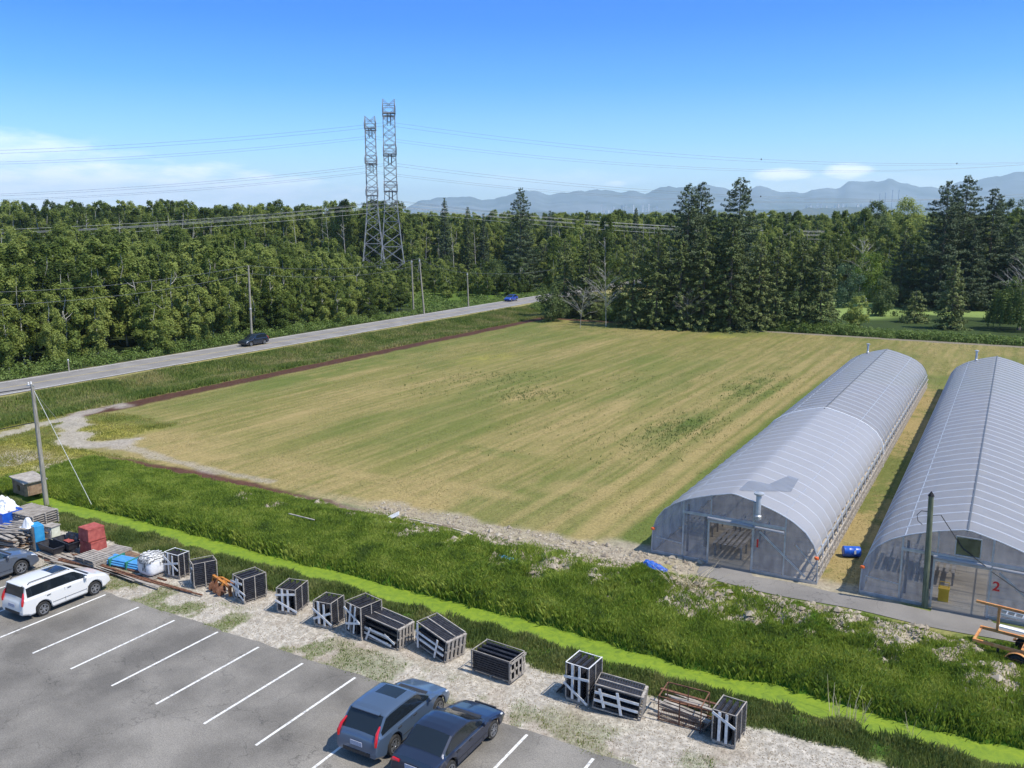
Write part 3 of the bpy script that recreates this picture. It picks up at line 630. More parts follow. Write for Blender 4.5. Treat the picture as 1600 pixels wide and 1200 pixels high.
# forest beyond the road: heights follow the cleared corridor under the power lines
def forest_height(p):
    Y, u = sees(p); n = float(fbm(np.array([p.x]), np.array([p.y]), 26, 3, 5)[0]); rr = random.uniform(.82, 1.1)
    edge = road_c(p.y) - 5 - p.x
    corr = abs(Y - (296 + (u - 610) * .03)) < 34
    if 560 < u < 860 and Y < 262:
        if 640 < u: return random.uniform(1.2, 2.6) if (Y < 205 or random.random() < .5) else random.uniform(5, 9)
        return random.uniform(4.5, 7.2)
    if corr: return random.uniform(2.2, 5.0) if u < 860 else random.uniform(6, 10)
    if Y < 265:
        h = 13.2 + 3.2 * (n - .3); 
        if u > 330: h -= (u - 330) / 230 * 3.2
        if edge < 6: h *= .72
        if u > 860: h = 13
        return h * rr
    h = ZT(332 if u < 640 else 344, Y) if Y < 650 else 20.5 if u < 640 else 18.6
    h = min(h, 23.0)
    return h * random.uniform(.78, 1.04)
near_spots, far_spots = [], []
def in_view(Y, u): return Y > 60 and -160 < u < 1760
def add_band(Y0, Y1, sp_):
    Yc = Y0
    while Yc < Y1:
        u = -150.0; du = sp_ / Yc * FPX
        while u < 1750:
            p = AT(u + random.uniform(-.45, .45) * du, Yc + random.uniform(-.45, .45) * sp_)
            u += du
            left = p.x < road_c(p.y) - 6.2
            beyond = p.y > 235 and p.x > road_c(p.y) + 7 and Yc > 235
            if not (left or beyond): continue
            h = forest_height(p)
            if h <= 0: continue
            (near_spots).append((Yc, p, h))
        Yc += sp_ * .9
add_band(92, 265, 4.7); add_band(265, 420, 6.2); add_band(420, 650, 8.5); add_band(650, 1100, 13); add_band(1100, 2600, 42)
near_spots.sort(key=lambda s: s[0])
tall = [s for s in near_spots if s[2] >= 4.2]; low = [s for s in near_spots if s[2] < 4.2]
G_FOREST = 'broadleaf trees of the forest across the road'
protos = []
HP = [14.0, 13.0, 15.0, 12.0, 14.5, 13.5, 15.5, 12.5]
for i in range(8):
    protos.append(None)
cnt = 0; stuff_pts = []
LBL = 'leafy green broadleaf tree in the dense forest across the road'
for (Y, p, h) in tall:
    k = random.randrange(8); sc = h / HP[k]; sx = sc * random.uniform(.9, 1.15) if sc > .6 else sc * 1.5; rz = random.uniform(0, 6.28)
    if cnt < 300 and (i >= 0):
        if protos[k] is None:
            protos[k] = broad_tree(LBL, HP[k], HP[k] * .42, 9500, 100 + k, group=G_FOREST, leaf=.165, base=.10 + .02 * (k % 3)); o = protos[k]
            o.location = p; o.rotation_euler.z = rz; o.scale = (sx, sx, sc)
        else: o = copy_tree(protos[k], p, rz, scale=(sx, sx, sc))
        cnt += 1
    else: stuff_pts.append((p, k, rz, sx, sc))
# the rest of the forest: one object, instances of the very trees standing in front
def forest_stuff(name, pts, crowns, trunks, label):
    n = len(pts); me = bpy.data.meshes.new(name); me.vertices.add(n); me.vertices.foreach_set('co', np.array([tuple(q[0]) for q in pts], np.float32).ravel())
    a = me.attributes.new('variant', 'INT', 'POINT'); a.data.foreach_set('value', np.array([q[1] for q in pts], np.int32))
    a = me.attributes.new('turn', 'FLOAT_VECTOR', 'POINT'); a.data.foreach_set('vector', np.array([(0, 0, q[2]) for q in pts], np.float32).ravel())
    a = me.attributes.new('size', 'FLOAT_VECTOR', 'POINT'); a.data.foreach_set('vector', np.array([(q[3], q[3], q[4]) for q in pts], np.float32).ravel())
    me.update(); o = bpy.data.objects.new(name, me); COL.objects.link(o)
    ng = bpy.data.node_groups.new(name, 'GeometryNodeTree'); ng.interface.new_socket('Geometry', in_out='INPUT', socket_type='NodeSocketGeometry'); ng.interface.new_socket('Geometry', in_out='OUTPUT', socket_type='NodeSocketGeometry')
    N, L = ng.nodes, ng.links; gi = N.new('NodeGroupInput'); go = N.new('NodeGroupOutput'); jo = N.new('GeometryNodeJoinGeometry')
    def na(nm, ty):
        x = N.new('GeometryNodeInputNamedAttribute'); x.data_type = ty; x.inputs['Name'].default_value = nm; return x.outputs['Attribute']
    vi, tu, si = na('variant', 'INT'), na('turn', 'FLOAT_VECTOR'), na('size', 'FLOAT_VECTOR')
    for objs in (crowns, trunks):
        if not objs: continue
        j = N.new('GeometryNodeJoinGeometry')
        for ob in objs:
            oi = N.new('GeometryNodeObjectInfo'); oi.transform_space = 'ORIGINAL'; oi.inputs['Object'].default_value = ob; oi.inputs['As Instance'].default_value = True
            L.new(oi.outputs['Geometry'], j.inputs[0])
        ip = N.new('GeometryNodeInstanceOnPoints'); L.new(gi.outputs[0], ip.inputs['Points']); L.new(j.outputs[0], ip.inputs['Instance'])
        ip.inputs['Pick Instance'].default_value = True; L.new(vi, ip.inputs['Instance Index']); L.new(tu, ip.inputs['Rotation']); L.new(si, ip.inputs['Scale'])
        L.new(ip.outputs[0], jo.inputs[0])
    L.new(jo.outputs[0], go.inputs[0]); md = o.modifiers.new('scatter', 'NODES'); md.node_group = ng
    return tag(o, label, 'forest', kind='stuff')
cr = [next(c for c in t.children if c.name.startswith('crown')) for t in protos]; tr = [next(c for c in t.children if c.name.startswith('trunk')) for t in protos]
forest_stuff('forest', stuff_pts, cr, tr, 'mass of green treetops reaching from the power line to the horizon')
# low growth: clearing shrubs and corridor brush
def leafmass(name, spots, m, label, cat, leaf=.16, per=40, kind='stuff'):
    C, Nn = [], []
    for (p, h, w) in spots:
        d = RS.normal(0, 1, (per, 3)); d /= np.linalg.norm(d, axis=1)[:, None]; d[:, 2] = np.abs(d[:, 2])
        C.append(np.array([p.x, p.y, 0]) + d * np.array([w, w, h]) * RS.uniform(.6, 1, (per, 1))); Nn.append(d)
    C = np.concatenate(C); C[:, 2] += terrain_z(C[:, 0], C[:, 1]); V, F = quads(C, np.concatenate(Nn), RS.uniform(.5, 1.2, len(C)) * leaf)
    return tag(link(name, mesh_np(name, V, F), m), label, cat, kind=kind)
leafmass('underbrush', [(p, h * .55, 2.4) for (Y, p, h) in low], M['leaf_bramble'], 'low shrubs and tall weeds in the clearing under the power lines', 'shrubs', .2, 190)
sp_ = []
for y in np.arange(36, 330, .8):
    for j in range(3):
        q = Vector((road_c(y) - 5.2 - random.uniform(0, 3.2), y, 0)); Y, u = sees(q)
        if in_view(Y, u) and not (640 < u < 860 and j): sp_.append((q, random.uniform(.5, 2.0) * (1 if u < 600 or u > 850 else .35), 1.1))
leafmass('roadside_undergrowth', sp_, M['leaf_bramble'], 'green bushes and weeds along the forest edge of the road', 'undergrowth', .115, 130)
sp_ = []
for x in np.arange(-66, 8, .55):
    for j in range(5): sp_.append((Vector((x + random.uniform(-.3, .3), 150.2 + j * .95 + random.uniform(-.4, .4), 0)), random.uniform(.8, 2.0) * (.7 if x > -22 else 1.1), random.uniform(.7, 1.4)))
for x in np.arange(-90, -62, .7):
    for j in range(4): sp_.append((Vector((x, 152 + j * 1.5 + (-66 - x) * .5 + random.uniform(-.5, .5), 0)), random.uniform(.8, 2.2), random.uniform(.9, 1.6)))
sp_ = [s for s in sp_ if s[0].x > road_c(s[0].y) + 6]
leafmass('bramble_hedge', sp_, M['leaf_bramble'], 'rambling green bramble hedge along the far end of the field', 'hedge', .12, 150)
# belt of planted conifers and garden trees behind the field: (kind, u, D, v_top, width, seed, label)
BELT = [
 ('fir', 985, 153, 372, 6.5, 1, 'first dark fir at the left end of the tree belt beside the pale dead birch'),
 ('fir', 1022, 151, 355, 7.0, 2, 'broad dark fir in front of the pair of ragged spruce spires'),
 ('spruce', 1066, 158, 284, 11, 3, 'left one of the paired tall ragged spruce spires with wide open branches'),
 ('spruce', 1085, 162, 283, 10.5, 4, 'tall ragged spruce spire close against its left neighbour, right of the pair'),
 ('fir', 1058, 150, 372, 7.0, 5, 'bushy fir standing directly below the pair of ragged spires'),
 ('fir', 1094, 149, 352, 8.0, 6, 'wide drooping fir between the paired spires and the pointed tall spruce'),
 ('spruce', 1143, 157, 274, 12.5, 7, 'tallest pointed spruce with a neat cone top in the middle of the belt'),
 ('fir', 1135, 148, 338, 9.0, 8, 'broad full fir standing in front of the tallest pointed spruce'),
 ('fir', 1178, 149, 372, 7.0, 9, 'narrow dark fir just right of the tallest pointed spruce'),
 ('fir', 1205, 150, 366, 7.0, 10, 'round topped dark fir near the right end of the solid dark row'),
 ('fir', 1242, 149, 368, 7.5, 11, 'bushy dark fir second from the gap with the lawn'),
 ('fir', 1274, 148, 374, 7.0, 12, 'last dark fir of the row, next to the gap with the lawn'),
 ('bluish', 1312, 178, 412, 7.5, 13, 'round blue green tree at the edge of the mown lawn'),
 ('lime', 1348, 192, 392, 10.0, 14, 'bright yellow green broadleaf tree behind the round blue green one'),
 ('spruce', 1395, 178, 362, 8.5, 15, 'dark conical spruce between the yellow green tree and the tall spruce group'),
 ('dark', 1368, 172, 432, 6.0, 16, 'low dark leafy tree at the foot of the conical spruce by the lawn'),
 ('spruce', 1455, 172, 280, 13.0, 17, 'left spire of the tall dense spruce group on the right'),
 ('spruce', 1483, 176, 272, 13.5, 18, 'highest spire of the tall dense spruce group on the right'),
 ('spruce', 1468, 182, 296, 9.0, 19, 'thin spruce top showing between two higher spires on the right'),
 ('spruce', 1526, 174, 291, 11.5, 20, 'broad spruce with a slender tip right of the highest spire'),
 ('spruce', 1592, 178, 289, 11.5, 21, 'tall spruce at the right edge of the picture behind the willow'),
 ('spruce', 1565, 172, 345, 10.0, 22, 'shorter wide spruce filling the gap left of the one at the right edge'),
 ('spruce', 1500, 170, 352, 9.0, 23, 'low broad spruce in front of the highest spire on the right'),
 ('fir', 1477, 150, 408, 6.2, 24, 'small bushy pine alone at the hedge in front of the spruce group'),
 ('willow', 1582, 148, 436, 9.0, 25, 'weeping willow with hanging pale green strands at the right edge of the hedge'),
 ('dark', 1350, 290, 311, 12.0, 26, 'round crowned dark tree rising above the forest left of the brownish one'),
 ('brown', 1398, 280, 306, 17.0, 27, 'broad brownish green tree rising above the forest right of the round dark one'),
 ('dark', 1548, 300, 309, 14.0, 28, 'dense round treetop showing behind the spruces on the right'),
 ('spruce', 813, 238, 293, 10.5, 29, 'solitary tall dark spruce standing above the forest left of the city towers'),
 ('fir', 880, 172, 372, 8.0, 30, 'dark rounded fir leaning over the road where it disappears'),
 ('dark', 862, 162, 440, 6.5, 31, 'low dark bushy tree on the near verge where the road disappears'),
 ('fir', 918, 168, 352, 8.0, 32, 'dark fir on the right side of the road by the reddish dead twigs'),
 ('broad', 965, 158, 400, 7.0, 33, 'loose pale green birch behind the white dead branches'),
 ('dark', 775, 225, 405, 8.0, 34, 'dark round shrub tree behind the blue car on the road'),
 ('spruce', 698, 300, 309, 6.0, 35, 'small dark pointed spruce poking above the forest right of the lattice towers'),
 ('fir', 733, 310, 322, 5.0, 36, 'tiny pointed conifer above the forest below the left mountain'),
 ('spruce', 757, 320, 333, 5.0, 37, 'tiny dark conifer left of the solitary tall spruce'),
 ('spruce', 913, 330, 328, 5.5, 38, 'small conifer tip left of the distant city towers'),
 ('spruce', 857, 330, 328, 6.5, 39, 'small dark conifer tip just right of the solitary tall spruce'),
 ('spruce', 987, 330, 323, 4.5, 40, 'small conifer tip in front of the distant city towers'),
 ('spruce', 1215, 330, 334, 5.5, 41, 'small dark conifer tip in the middle of the low skyline gap'),
 ('fir', 1420, 160, 452, 5.5, 42, 'small dark shrubby fir below the conical spruce by the hedge'),
 ('broad', 1330, 151, 462, 4.5, 43, 'small leafy shrub tree in the hedge in front of the lawn'),
 ('broad', 1560, 160, 455, 6.5, 44, 'light green leafy tree between the small pine and the willow'),
 ('fir', 845, 250, 380, 7.0, 45, 'dark fir beyond the road behind the low bushy tree'),
 ('dark', 1640, 160, 380, 9.0, 46, 'dark leafy tree just past the right edge of the willow'),
]
for (kind, u, D, vt, W, sd, lb) in BELT:
    if kind == 'spruce' and u > 1390 and D < 185: D += 14
    if kind in ('bluish', 'lime'): D += 12
    p = AT(u, D); H = ZT(vt, D); rz = sd * 1.3; g = 'trees behind the field'
    if kind == 'fir': conifer(lb, H, W, sd, 'leaf_fir', p, rz, g, 'fir_tree', 1.15, .5, 1.0, .16, .02, 1.0, .35, leaf=.135) if False else conifer(lb, H, W * 1.12, sd, 'leaf_fir', p, rz, g, 'fir_tree', dens=1.6, ex=.52, sw=1.0, droop=.14, base=.02, ragged=.45, leaf=.135)
    elif kind == 'spruce': conifer(lb, H, W * (1.45 if W > 9 else 1.2), sd, 'leaf_spruce', p, rz, g, 'spruce_tree', dens=2.1, ex=.60, sw=.85, droop=.36, base=.03, ragged=.5, upturn=.26, leaf=.125)
    elif kind == 'willow':
        t = thing('willow_tree', lb, 'tree', p, 0, g); V, F = broad_crown(H, W, 3200, .25, .20, 12, sd); rs = np.random.RandomState(5); C, Nn = [], []
        for i in range(150):
            a = rs.uniform(0, 6.28); r0 = W * .5 * math.sqrt(rs.uniform(.25, 1.1)); z0 = H * (1.02 - .5 * (r0 / (W * .5)) ** 2); L = z0 * rs.uniform(.45, .92); k = 34
            s = np.linspace(0, 1, k); C.append(np.stack([math.cos(a) * (r0 + .3 * s) + rs.normal(0, .07, k), math.sin(a) * (r0 + .3 * s) + rs.normal(0, .07, k), z0 - L * s], 1)); Nn.append(np.tile([math.cos(a), math.sin(a), .3], (k, 1)))
        V2, F2 = quads(np.concatenate(C), np.concatenate(Nn), np.full(150 * 34, .15)); link('crown', mesh_np('crown', np.vstack([V, V2]), np.vstack([F, F2 + len(V)])), M['leaf_willow'], t)
        mb = MB(); mb.tube([(0, 0, -.2), (.2, 0, H * .4), (0, .2, H * .8)], [.3, .22, .06], 8); mb.build('trunk', M['trunk'], t)
    else:
        rz = sd * 2.1; mm = dict(bluish='leaf_bluish', lime='leaf_lime', dark='leaf_dark', brown='leaf_broad', broad='leaf_broad')[kind]
        n = int(min(14000, 2400 + W * H * 55)); broad_tree(lb, H, W, n, 300 + sd, mm, 'trunk', p, rz, g, base=.04 if D < 250 else .2, leaf=.16 if D < 250 else .24, nb=16)
# small conifer tips far off, one kind, nothing to tell them apart
# pale dead trees
for (u, D, vt, sprd, sd, lb) in (
  (945, 153, 402, .5, 1, 'bare white birch with many thin upright branches at the left end of the tree belt'),
  (905, 151, 448, .9, 2, 'low tangle of fallen pale branches reaching over the verge by the road'),
  (1072, 148, 455, .9, 3, 'bare grey twiggy shrub in front of the firs at the field edge'),
  (1592, 152, 396, .7, 4, 'bare pale branched tree standing inside the willow'),
  (1331, 215, 368, .5, 5, 'thin leafless pale tree in the forest behind the yellow green tree')):
    dead_tree(lb, ZT(vt, D), sd, AT(u, D), None, sprd, 26)
sn = 0; rs = random.Random(4)
for u in [30, 75, 110, 150, 178, 205, 232, 268, 300, 330, 365, 392, 418, 445, 462, 488, 505, 522, 540, 552, 668, 690, 712, 745, 905, 1000, 1015, 1090, 1225, 1300, 862, 940, 380, 260, 134, 60, 1245, 1440, 15, 48, 92, 160, 190, 220, 245, 285, 315, 345, 402, 430, 475, 515, 548]:
    D = rs.uniform(300, 345) if u < 640 else rs.uniform(300, 330); vt = rs.uniform(328, 346) if u < 640 else rs.uniform(344, 360)
    if u < 560 and rs.random() < .55: D = rs.uniform(185, 250); vt = rs.uniform(372, 400) + max(0, u - 330) * .12
    dead_tree('thin pale leafless trunk standing among the green forest trees', ZT(vt, D), 50 + sn, AT(u, D), 'pale dead trunks in the forest', .2, 7, rad=.007); sn += 1

# ------------------------------------------------------------------ mountains, low hills, city, haze
SKYJ = True; SKY = [(-200, 349), (250, 349), (330, 340), (355, 326), (372, 322), (385, 328), (410, 345), (600, 346), (640, 325), (660, 314), (700, 308), (735, 307), (755, 313), (770, 311), (790, 306), (812, 300), (832, 299), (850, 305), (880, 300), (915, 297), (940, 295), (965, 301), (980, 297), (1000, 303), (1020, 296), (1035, 291), (1050, 295), (1085, 290), (1105, 291), (1120, 294), (1135, 300), (1150, 298), (1170, 292), (1200, 300), (1240, 301), (1255, 296), (1275, 294), (1292, 294), (1305, 285), (1330, 284), (1345, 284), (1365, 280), (1385, 286), (1410, 293), (1425, 292), (1440, 295), (1460, 288), (1500, 281), (1530, 275), (1555, 269), (1580, 270), (1600, 274), (1680, 266), (1760, 272), (1900, 290), (2300, 300)]
def ridge(name, prof, D0, D1, Dp, u0, u1, nu, nd, m, rough, floor=0.0, seed=3):
    us = np.linspace(u0, u1, nu); Ds = np.linspace(D0, D1, nd); pv = np.interp(us, [a for a, b in prof], [b for a, b in prof])
    pv = pv + (fbm(us, us * 0 + seed, 13, 4, seed + 40) - .5) * 8.0 * (pv < 340)
    w = FPX * cp - (pv - 600) * sp; d = (pv - 600) * cp + FPX * sp; top = np.maximum(CAM_H - d / w * Dp, floor)
    U, D = np.meshgrid(us, Ds); kx = D / (FPX * cp); X = (U - 800) * kx; x = X * .8660254 - D * .5; y = X * .5 + D * .8660254
    q = np.where(D < Dp, (D - D0) / (Dp - D0), 1 - (D - Dp) / (D1 - Dp)); base = np.clip(q, 0, 1) ** .8
    n = fbm(x, y, 2200 * rough, 5, seed); rg = 1 - np.abs(2 * n - 1) 
    z = top[None] * base * (.78 + .22 * rg * (1 - .85 * (np.abs(D - Dp) < (Ds[1] - Ds[0]) * .6)) + .22 * (np.abs(D - Dp) < (Ds[1] - Ds[0]) * .6)) - 3
    V = np.stack([x, y, z], -1).reshape(-1, 3); i = np.arange(nd - 1)[:, None] * nu; j = np.arange(nu - 1)[None]
    F = np.stack([i + j, i + j + 1, i + nu + j + 1, i + nu + j], -1).reshape(-1, 4)
    o = link(name, mesh_np(name, V, F, True), m); o['kind'] = 'structure'; return o
m_mtn = mat('hazed_mountain_forest', (.05, .07, .06), (.14, .16, .17), .0012, .95, coord='Object', detail=8)  # forest tone, with part of the haze painted in as pale blue-grey
m_low = mat('low_hill', (.03, .05, .03), (.09, .10, .08), .004, .95, detail=8)
ridge('mountains', SKY, 11500, 21500, 16500, -200, 2300, 420, 40, m_mtn, 1.0)
LOWP = [(-200, 350), (600, 350), (650, 341), (800, 336), (860, 330), (900, 331), (960, 332), (1040, 329), (1100, 327), (1180, 329), (1250, 325), (1330, 324), (1400, 326), (1500, 330), (1600, 328), (1700, 330), (2200, 340)]
ridge('low_hills', LOWP, 6500, 11000, 9000, -200, 2200, 200, 16, m_low, .5)
rs = random.Random(12)
m_tow = [mat('tower_facade', (.62, .62, .62), (.75, .74, .72), .05, .7), mat('tower_facade_dim', (.30, .34, .40), (.42, .45, .5), .05, .6), mat('tower_facade_warm', (.55, .48, .42), (.66, .6, .55), .05, .7)]
ORD = 'first second third fourth fifth sixth seventh eighth ninth tenth eleventh twelfth thirteenth fourteenth fifteenth sixteenth seventeenth eighteenth'.split()
LU = sorted((935, 938.5, 953, 960, 966, 972, 977, 983, 989, 997, 1002, 1006, 1012, 1018, 1024, 945, 1033, 928)); RU = sorted((1243, 1250, 1259, 1265, 1273, 1282, 1286, 1291, 1298, 1303, 1308, 1320, 1325, 1331, 1427, 1436))
def tower_block(u, vt, wpx, D, mi, label, group):
    p = AT(u, D); z1 = ZT(vt, D); w = wpx / (FPX) * D; z0 = max(0, ZT(335, D) - 20); t = thing('tower_block', label, 'building', (p.x, p.y, z0), R(30) + rs.uniform(-.4, .4), group); H = z1 - z0
    mb = MB(); mb.box((0, 0, H / 2), (w, w * .7, H)); mb.build('wall', m_tow[mi], t)
    mb = MB(); mb.box((0, 0, H + 3), (w * .55, w * .4, 6)); mb.box((w * .1, 0, H + 7.5), (w * .2, w * .2, 3)); mb.build('roof', m_tow[1], t)
    mb = MB()
    for k in range(int(H / 9)): mb.box((0, 0, 6 + k * 9), (w * 1.03, w * .74, 3))
    mb.build('balcony_bands', m_tow[(mi + 1) % 2], t)
for (u, vt, w, mi) in ((935, 320, 2.6, 0), (938.5, 328, 2, 2), (953, 324, 2.4, 1), (960, 326, 2, 0), (966, 321, 2.4, 1), (972, 322, 2.6, 0), (977, 325, 2, 2), (983, 321, 2.2, 0), (989, 327, 2, 1), (997, 321, 2.4, 0), (1002, 325, 2.4, 1), (1006, 319, 2.4, 0), (1012, 326, 2, 2), (1018, 324, 2.4, 1), (1024, 328, 2, 0), (945, 329, 3, 0), (1033, 329, 3, 2), (928, 331, 3, 0)):
    tower_block(u, vt, w, 9300, mi, 'hazy tower block, %s from the left in the left city cluster below the mountains' % ORD[LU.index(u)], 'city towers left cluster')
for (u, vt, w, mi) in ((1243, 322, 2.6, 0), (1250, 321, 2.6, 0), (1259, 320, 3, 0), (1265, 319, 2.4, 1), (1273, 323, 2.4, 0), (1282, 324, 2, 2), (1286, 321, 2.2, 0), (1291, 319, 2.4, 2), (1298, 319, 2.8, 0), (1303, 321, 2.2, 0), (1308, 324, 2.4, 2), (1320, 320, 2.6, 0), (1325, 320, 2.6, 0), (1331, 321, 2.2, 1), (1427, 316, 3, 0), (1436, 322, 2.4, 0)):
    tower_block(u, vt, w, 8900, mi, 'pale tower block, %s from the left in the right city cluster on the low ridge' % ORD[RU.index(u)], 'city towers right cluster')
for (u, vt, lb) in ((1352.5, 302, 'thin distant mast, leftmost of four'), (1361, 301, 'thin distant mast, second from the left of four'), (1371.5, 296, 'dark distant mast, third of four, above the round dark tree'), (1381, 296, 'dark distant mast, rightmost of four')):
    D = 9000; p = AT(u, D); mb = MB(); z1 = ZT(vt, D); mb.tube([(0, 0, 0), (0, 0, z1 * .6), (0, 0, z1)], [6, 5, 4], 8); mb.box((0, 0, z1 * .97), (11, 11, 4)); mb.box((0, 0, z1 * .8), (11, 11, 3))
    o = mb.build('mast', m_tow[1]); o.location = p; tag(o, lb, 'mast', 'four distant masts')
def warehouse(u, v, wpx, D, lb):
    p = AT(u, D); w = wpx / FPX * D; z = ZT(v, D); t = thing('warehouse', lb, 'building', p, R(30)); mb = MB(); mb.box((0, 0, z / 2 - 1), (w, w * .4, z)); mb.build('wall', m_tow[0], t)
    mb = MB(); h = w * .2; mb.add([(-w / 2, -h, z - 1), (w / 2, -h, z - 1), (w / 2, h, z - 1), (-w / 2, h, z - 1), (-w / 2, 0, z + 2), (w / 2, 0, z + 2)], [(0, 1, 5, 4), (2, 3, 4, 5), (0, 4, 3), (1, 2, 5)]); mb.build('roof', M['white_board'], t)
warehouse(1262, 341, 12, 3200, 'low white roofed shed far off between the treetops and the city')
# haze: one closed box of even thin air
HZ = bpy.data.materials.new('haze'); HZ.use_nodes = True; nt = HZ.node_tree; nt.nodes.clear()
pv = nt.nodes.new('ShaderNodeVolumePrincipled'); pv.inputs['Density'].default_value = 5.6e-5; pv.inputs['Color'].default_value = (.68, .88, 1.0, 1); pv.inputs['Anisotropy'].default_value = .1
out = nt.nodes.new('ShaderNodeOutputMaterial'); nt.links.new(pv.outputs[0], out.inputs['Volume'])
mb = MB(); mb.box((0, 0, 595), (52000, 52000, 1210)); hz = mb.build('haze', HZ); tag(hz, 'thin blue haze over the whole landscape', 'haze', kind='stuff')
# ------------------------------------------------------------------ greenhouses
def film(name, c, c2, alpha, rough=.35, bump=.3, trans=.3, sc=(.5, 3, 1)):
    m, nt, b = newmat(name); N = nt.nodes; L = nt.links
    t = N.new('ShaderNodeTexCoord'); q = N.new('ShaderNodeMapping'); q.inputs['Scale'].default_value = sc; L.new(t.outputs['Object'], q.inputs[0])
    n = N.new('ShaderNodeTexNoise'); n.inputs['Scale'].default_value = 1.6; n.inputs['Detail'].default_value = 6; L.new(q.outputs[0], n.inputs['Vector'])
    r = N.new('ShaderNodeValToRGB'); r.color_ramp.elements[0].position = .35; r.color_ramp.elements[1].position = .65; r.color_ramp.elements[0].color = (*c, 1); r.color_ramp.elements[1].color = (*c2, 1)
    L.new(n.outputs[0], r.inputs[0]); L.new(r.outputs[0], b.inputs['Base Color']); b.inputs['Roughness'].default_value = rough
    bu = N.new('ShaderNodeBump'); bu.inputs['Strength'].default_value = bump; bu.inputs['Distance'].default_value = .05; L.new(n.outputs[0], bu.inputs['Height']); L.new(bu.outputs[0], b.inputs['Normal'])
    tr = N.new('ShaderNodeBsdfTranslucent'); L.new(r.outputs[0], tr.inputs[0]); m1 = N.new('ShaderNodeMixShader'); m1.inputs[0].default_value = trans; L.new(b.outputs[0], m1.inputs[1]); L.new(tr.outputs[0], m1.inputs[2])
    tp = N.new('ShaderNodeBsdfTransparent'); tp.inputs[0].default_value = (.93, .96, 1, 1); m2 = N.new('ShaderNodeMixShader')
    a = N.new('ShaderNodeMapRange'); a.inputs['From Min'].default_value = .3; a.inputs['From Max'].default_value = .7; a.inputs['To Min'].default_value = max(0, alpha - .1); a.inputs['To Max'].default_value = alpha + .1; L.new(n.outputs[0], a.inputs[0])
    L.new(a.outputs[0], m2.inputs[0]); L.new(m1.outputs[0], m2.inputs[1]); L.new(tp.outputs[0], m2.inputs[2]); L.new(m2.outputs[0], N['Material Output'].inputs['Surface']); return m
m_film = film('poly_film', (.35, .35, .37), (.48, .48, .50), .26)
m_film2 = film('doubled_poly_film', (.44, .44, .46), (.54, .54, .56), .14)
m_end = film('end_film_glare', (.20, .23, .29), (.50, .53, .58), .56, .25, .35, .15, (2.2, 1, .8))  # dark and pale streaks paint reflections into the film colour
M['hoop_pipe_glint'] = mat('hoop_pipe_glint', (.56, .58, .62), None, rough=.4)  # real pipes, in a pale tone that paints the taut film's bright reflections
m_curt = film('side_curtain_film', (.40, .39, .37), (.50, .49, .47), .2, .5, .3)
HALF = [(-4.42, 0), (-4.41, .7), (-4.38, 1.35), (-4.18, 2.0), (-3.75, 2.6), (-3.1, 3.08), (-2.3, 3.45), (-1.3, 3.77), (-.25, 4.04), (0, 4.08)]
def prof_pts(n=44):
    P_ = HALF + [(-a, b) for a, b in HALF[-2::-1]]; seg = [0]
    for (a, b), (c, d) in zip(P_, P_[1:]): seg.append(seg[-1] + math.hypot(c - a, d - b))
    s = np.linspace(0, seg[-1], n); return np.interp(s, seg, [p[0] for p in P_]), np.interp(s, seg, [p[1] for p in P_]), seg[-1]
PX, PZ, PL = prof_pts(60)
def cover(name, t, y0, y1, m, right_from=0.0, off=0.0, i0=0, i1=None, ripple=1.0, seed=0, mask=None, sp_=1.45):
    px, pz = PX[i0:i1], PZ[i0:i1]; nx = np.gradient(PZ)[i0:i1]; nz_ = -np.gradient(PX)[i0:i1]; l = np.hypot(nx, nz_); nx, nz_ = -nx / l, -nz_ / l
    keep = ~((px > 0) & (pz < right_from)); px, pz, nx, nz_ = px[keep], pz[keep], nx[keep], nz_[keep]
    ys = np.arange(y0, y1 + 1e-6, .145); ph = np.abs(np.sin(np.pi * ys / sp_)); A, B = np.meshgrid(np.arange(len(px)), np.arange(len(ys)))
    side = ss(3.6, 1.8, pz) if False else np.clip((3.9 - pz) / 2.2, .12, 1)
    wr = fbm(ys[B] * 1.0, px[A] * .35, .55, 3, 70 + seed) - .5
    d = off - ripple * (.10 * (ph[B] ** .6) * side[A] + .10 * wr * side[A] * ph[B])
    x = px[A] + nx[A] * d; z = np.maximum(pz[A] + nz_[A] * d, .01); y = ys[B]
    V = np.stack([x, y, z], -1).reshape(-1, 3); n = len(px); i = np.arange(len(ys) - 1)[:, None] * n; j = np.arange(n - 1)[None]
    F = np.stack([i + j, i + j + 1, i + n + j + 1, i + n + j], -1).reshape(-1, 4)
    if mask is not None: c = V[F].mean(1); F = F[mask(c)]
    return link(name, mesh_np(name, V, F, True), m, t)
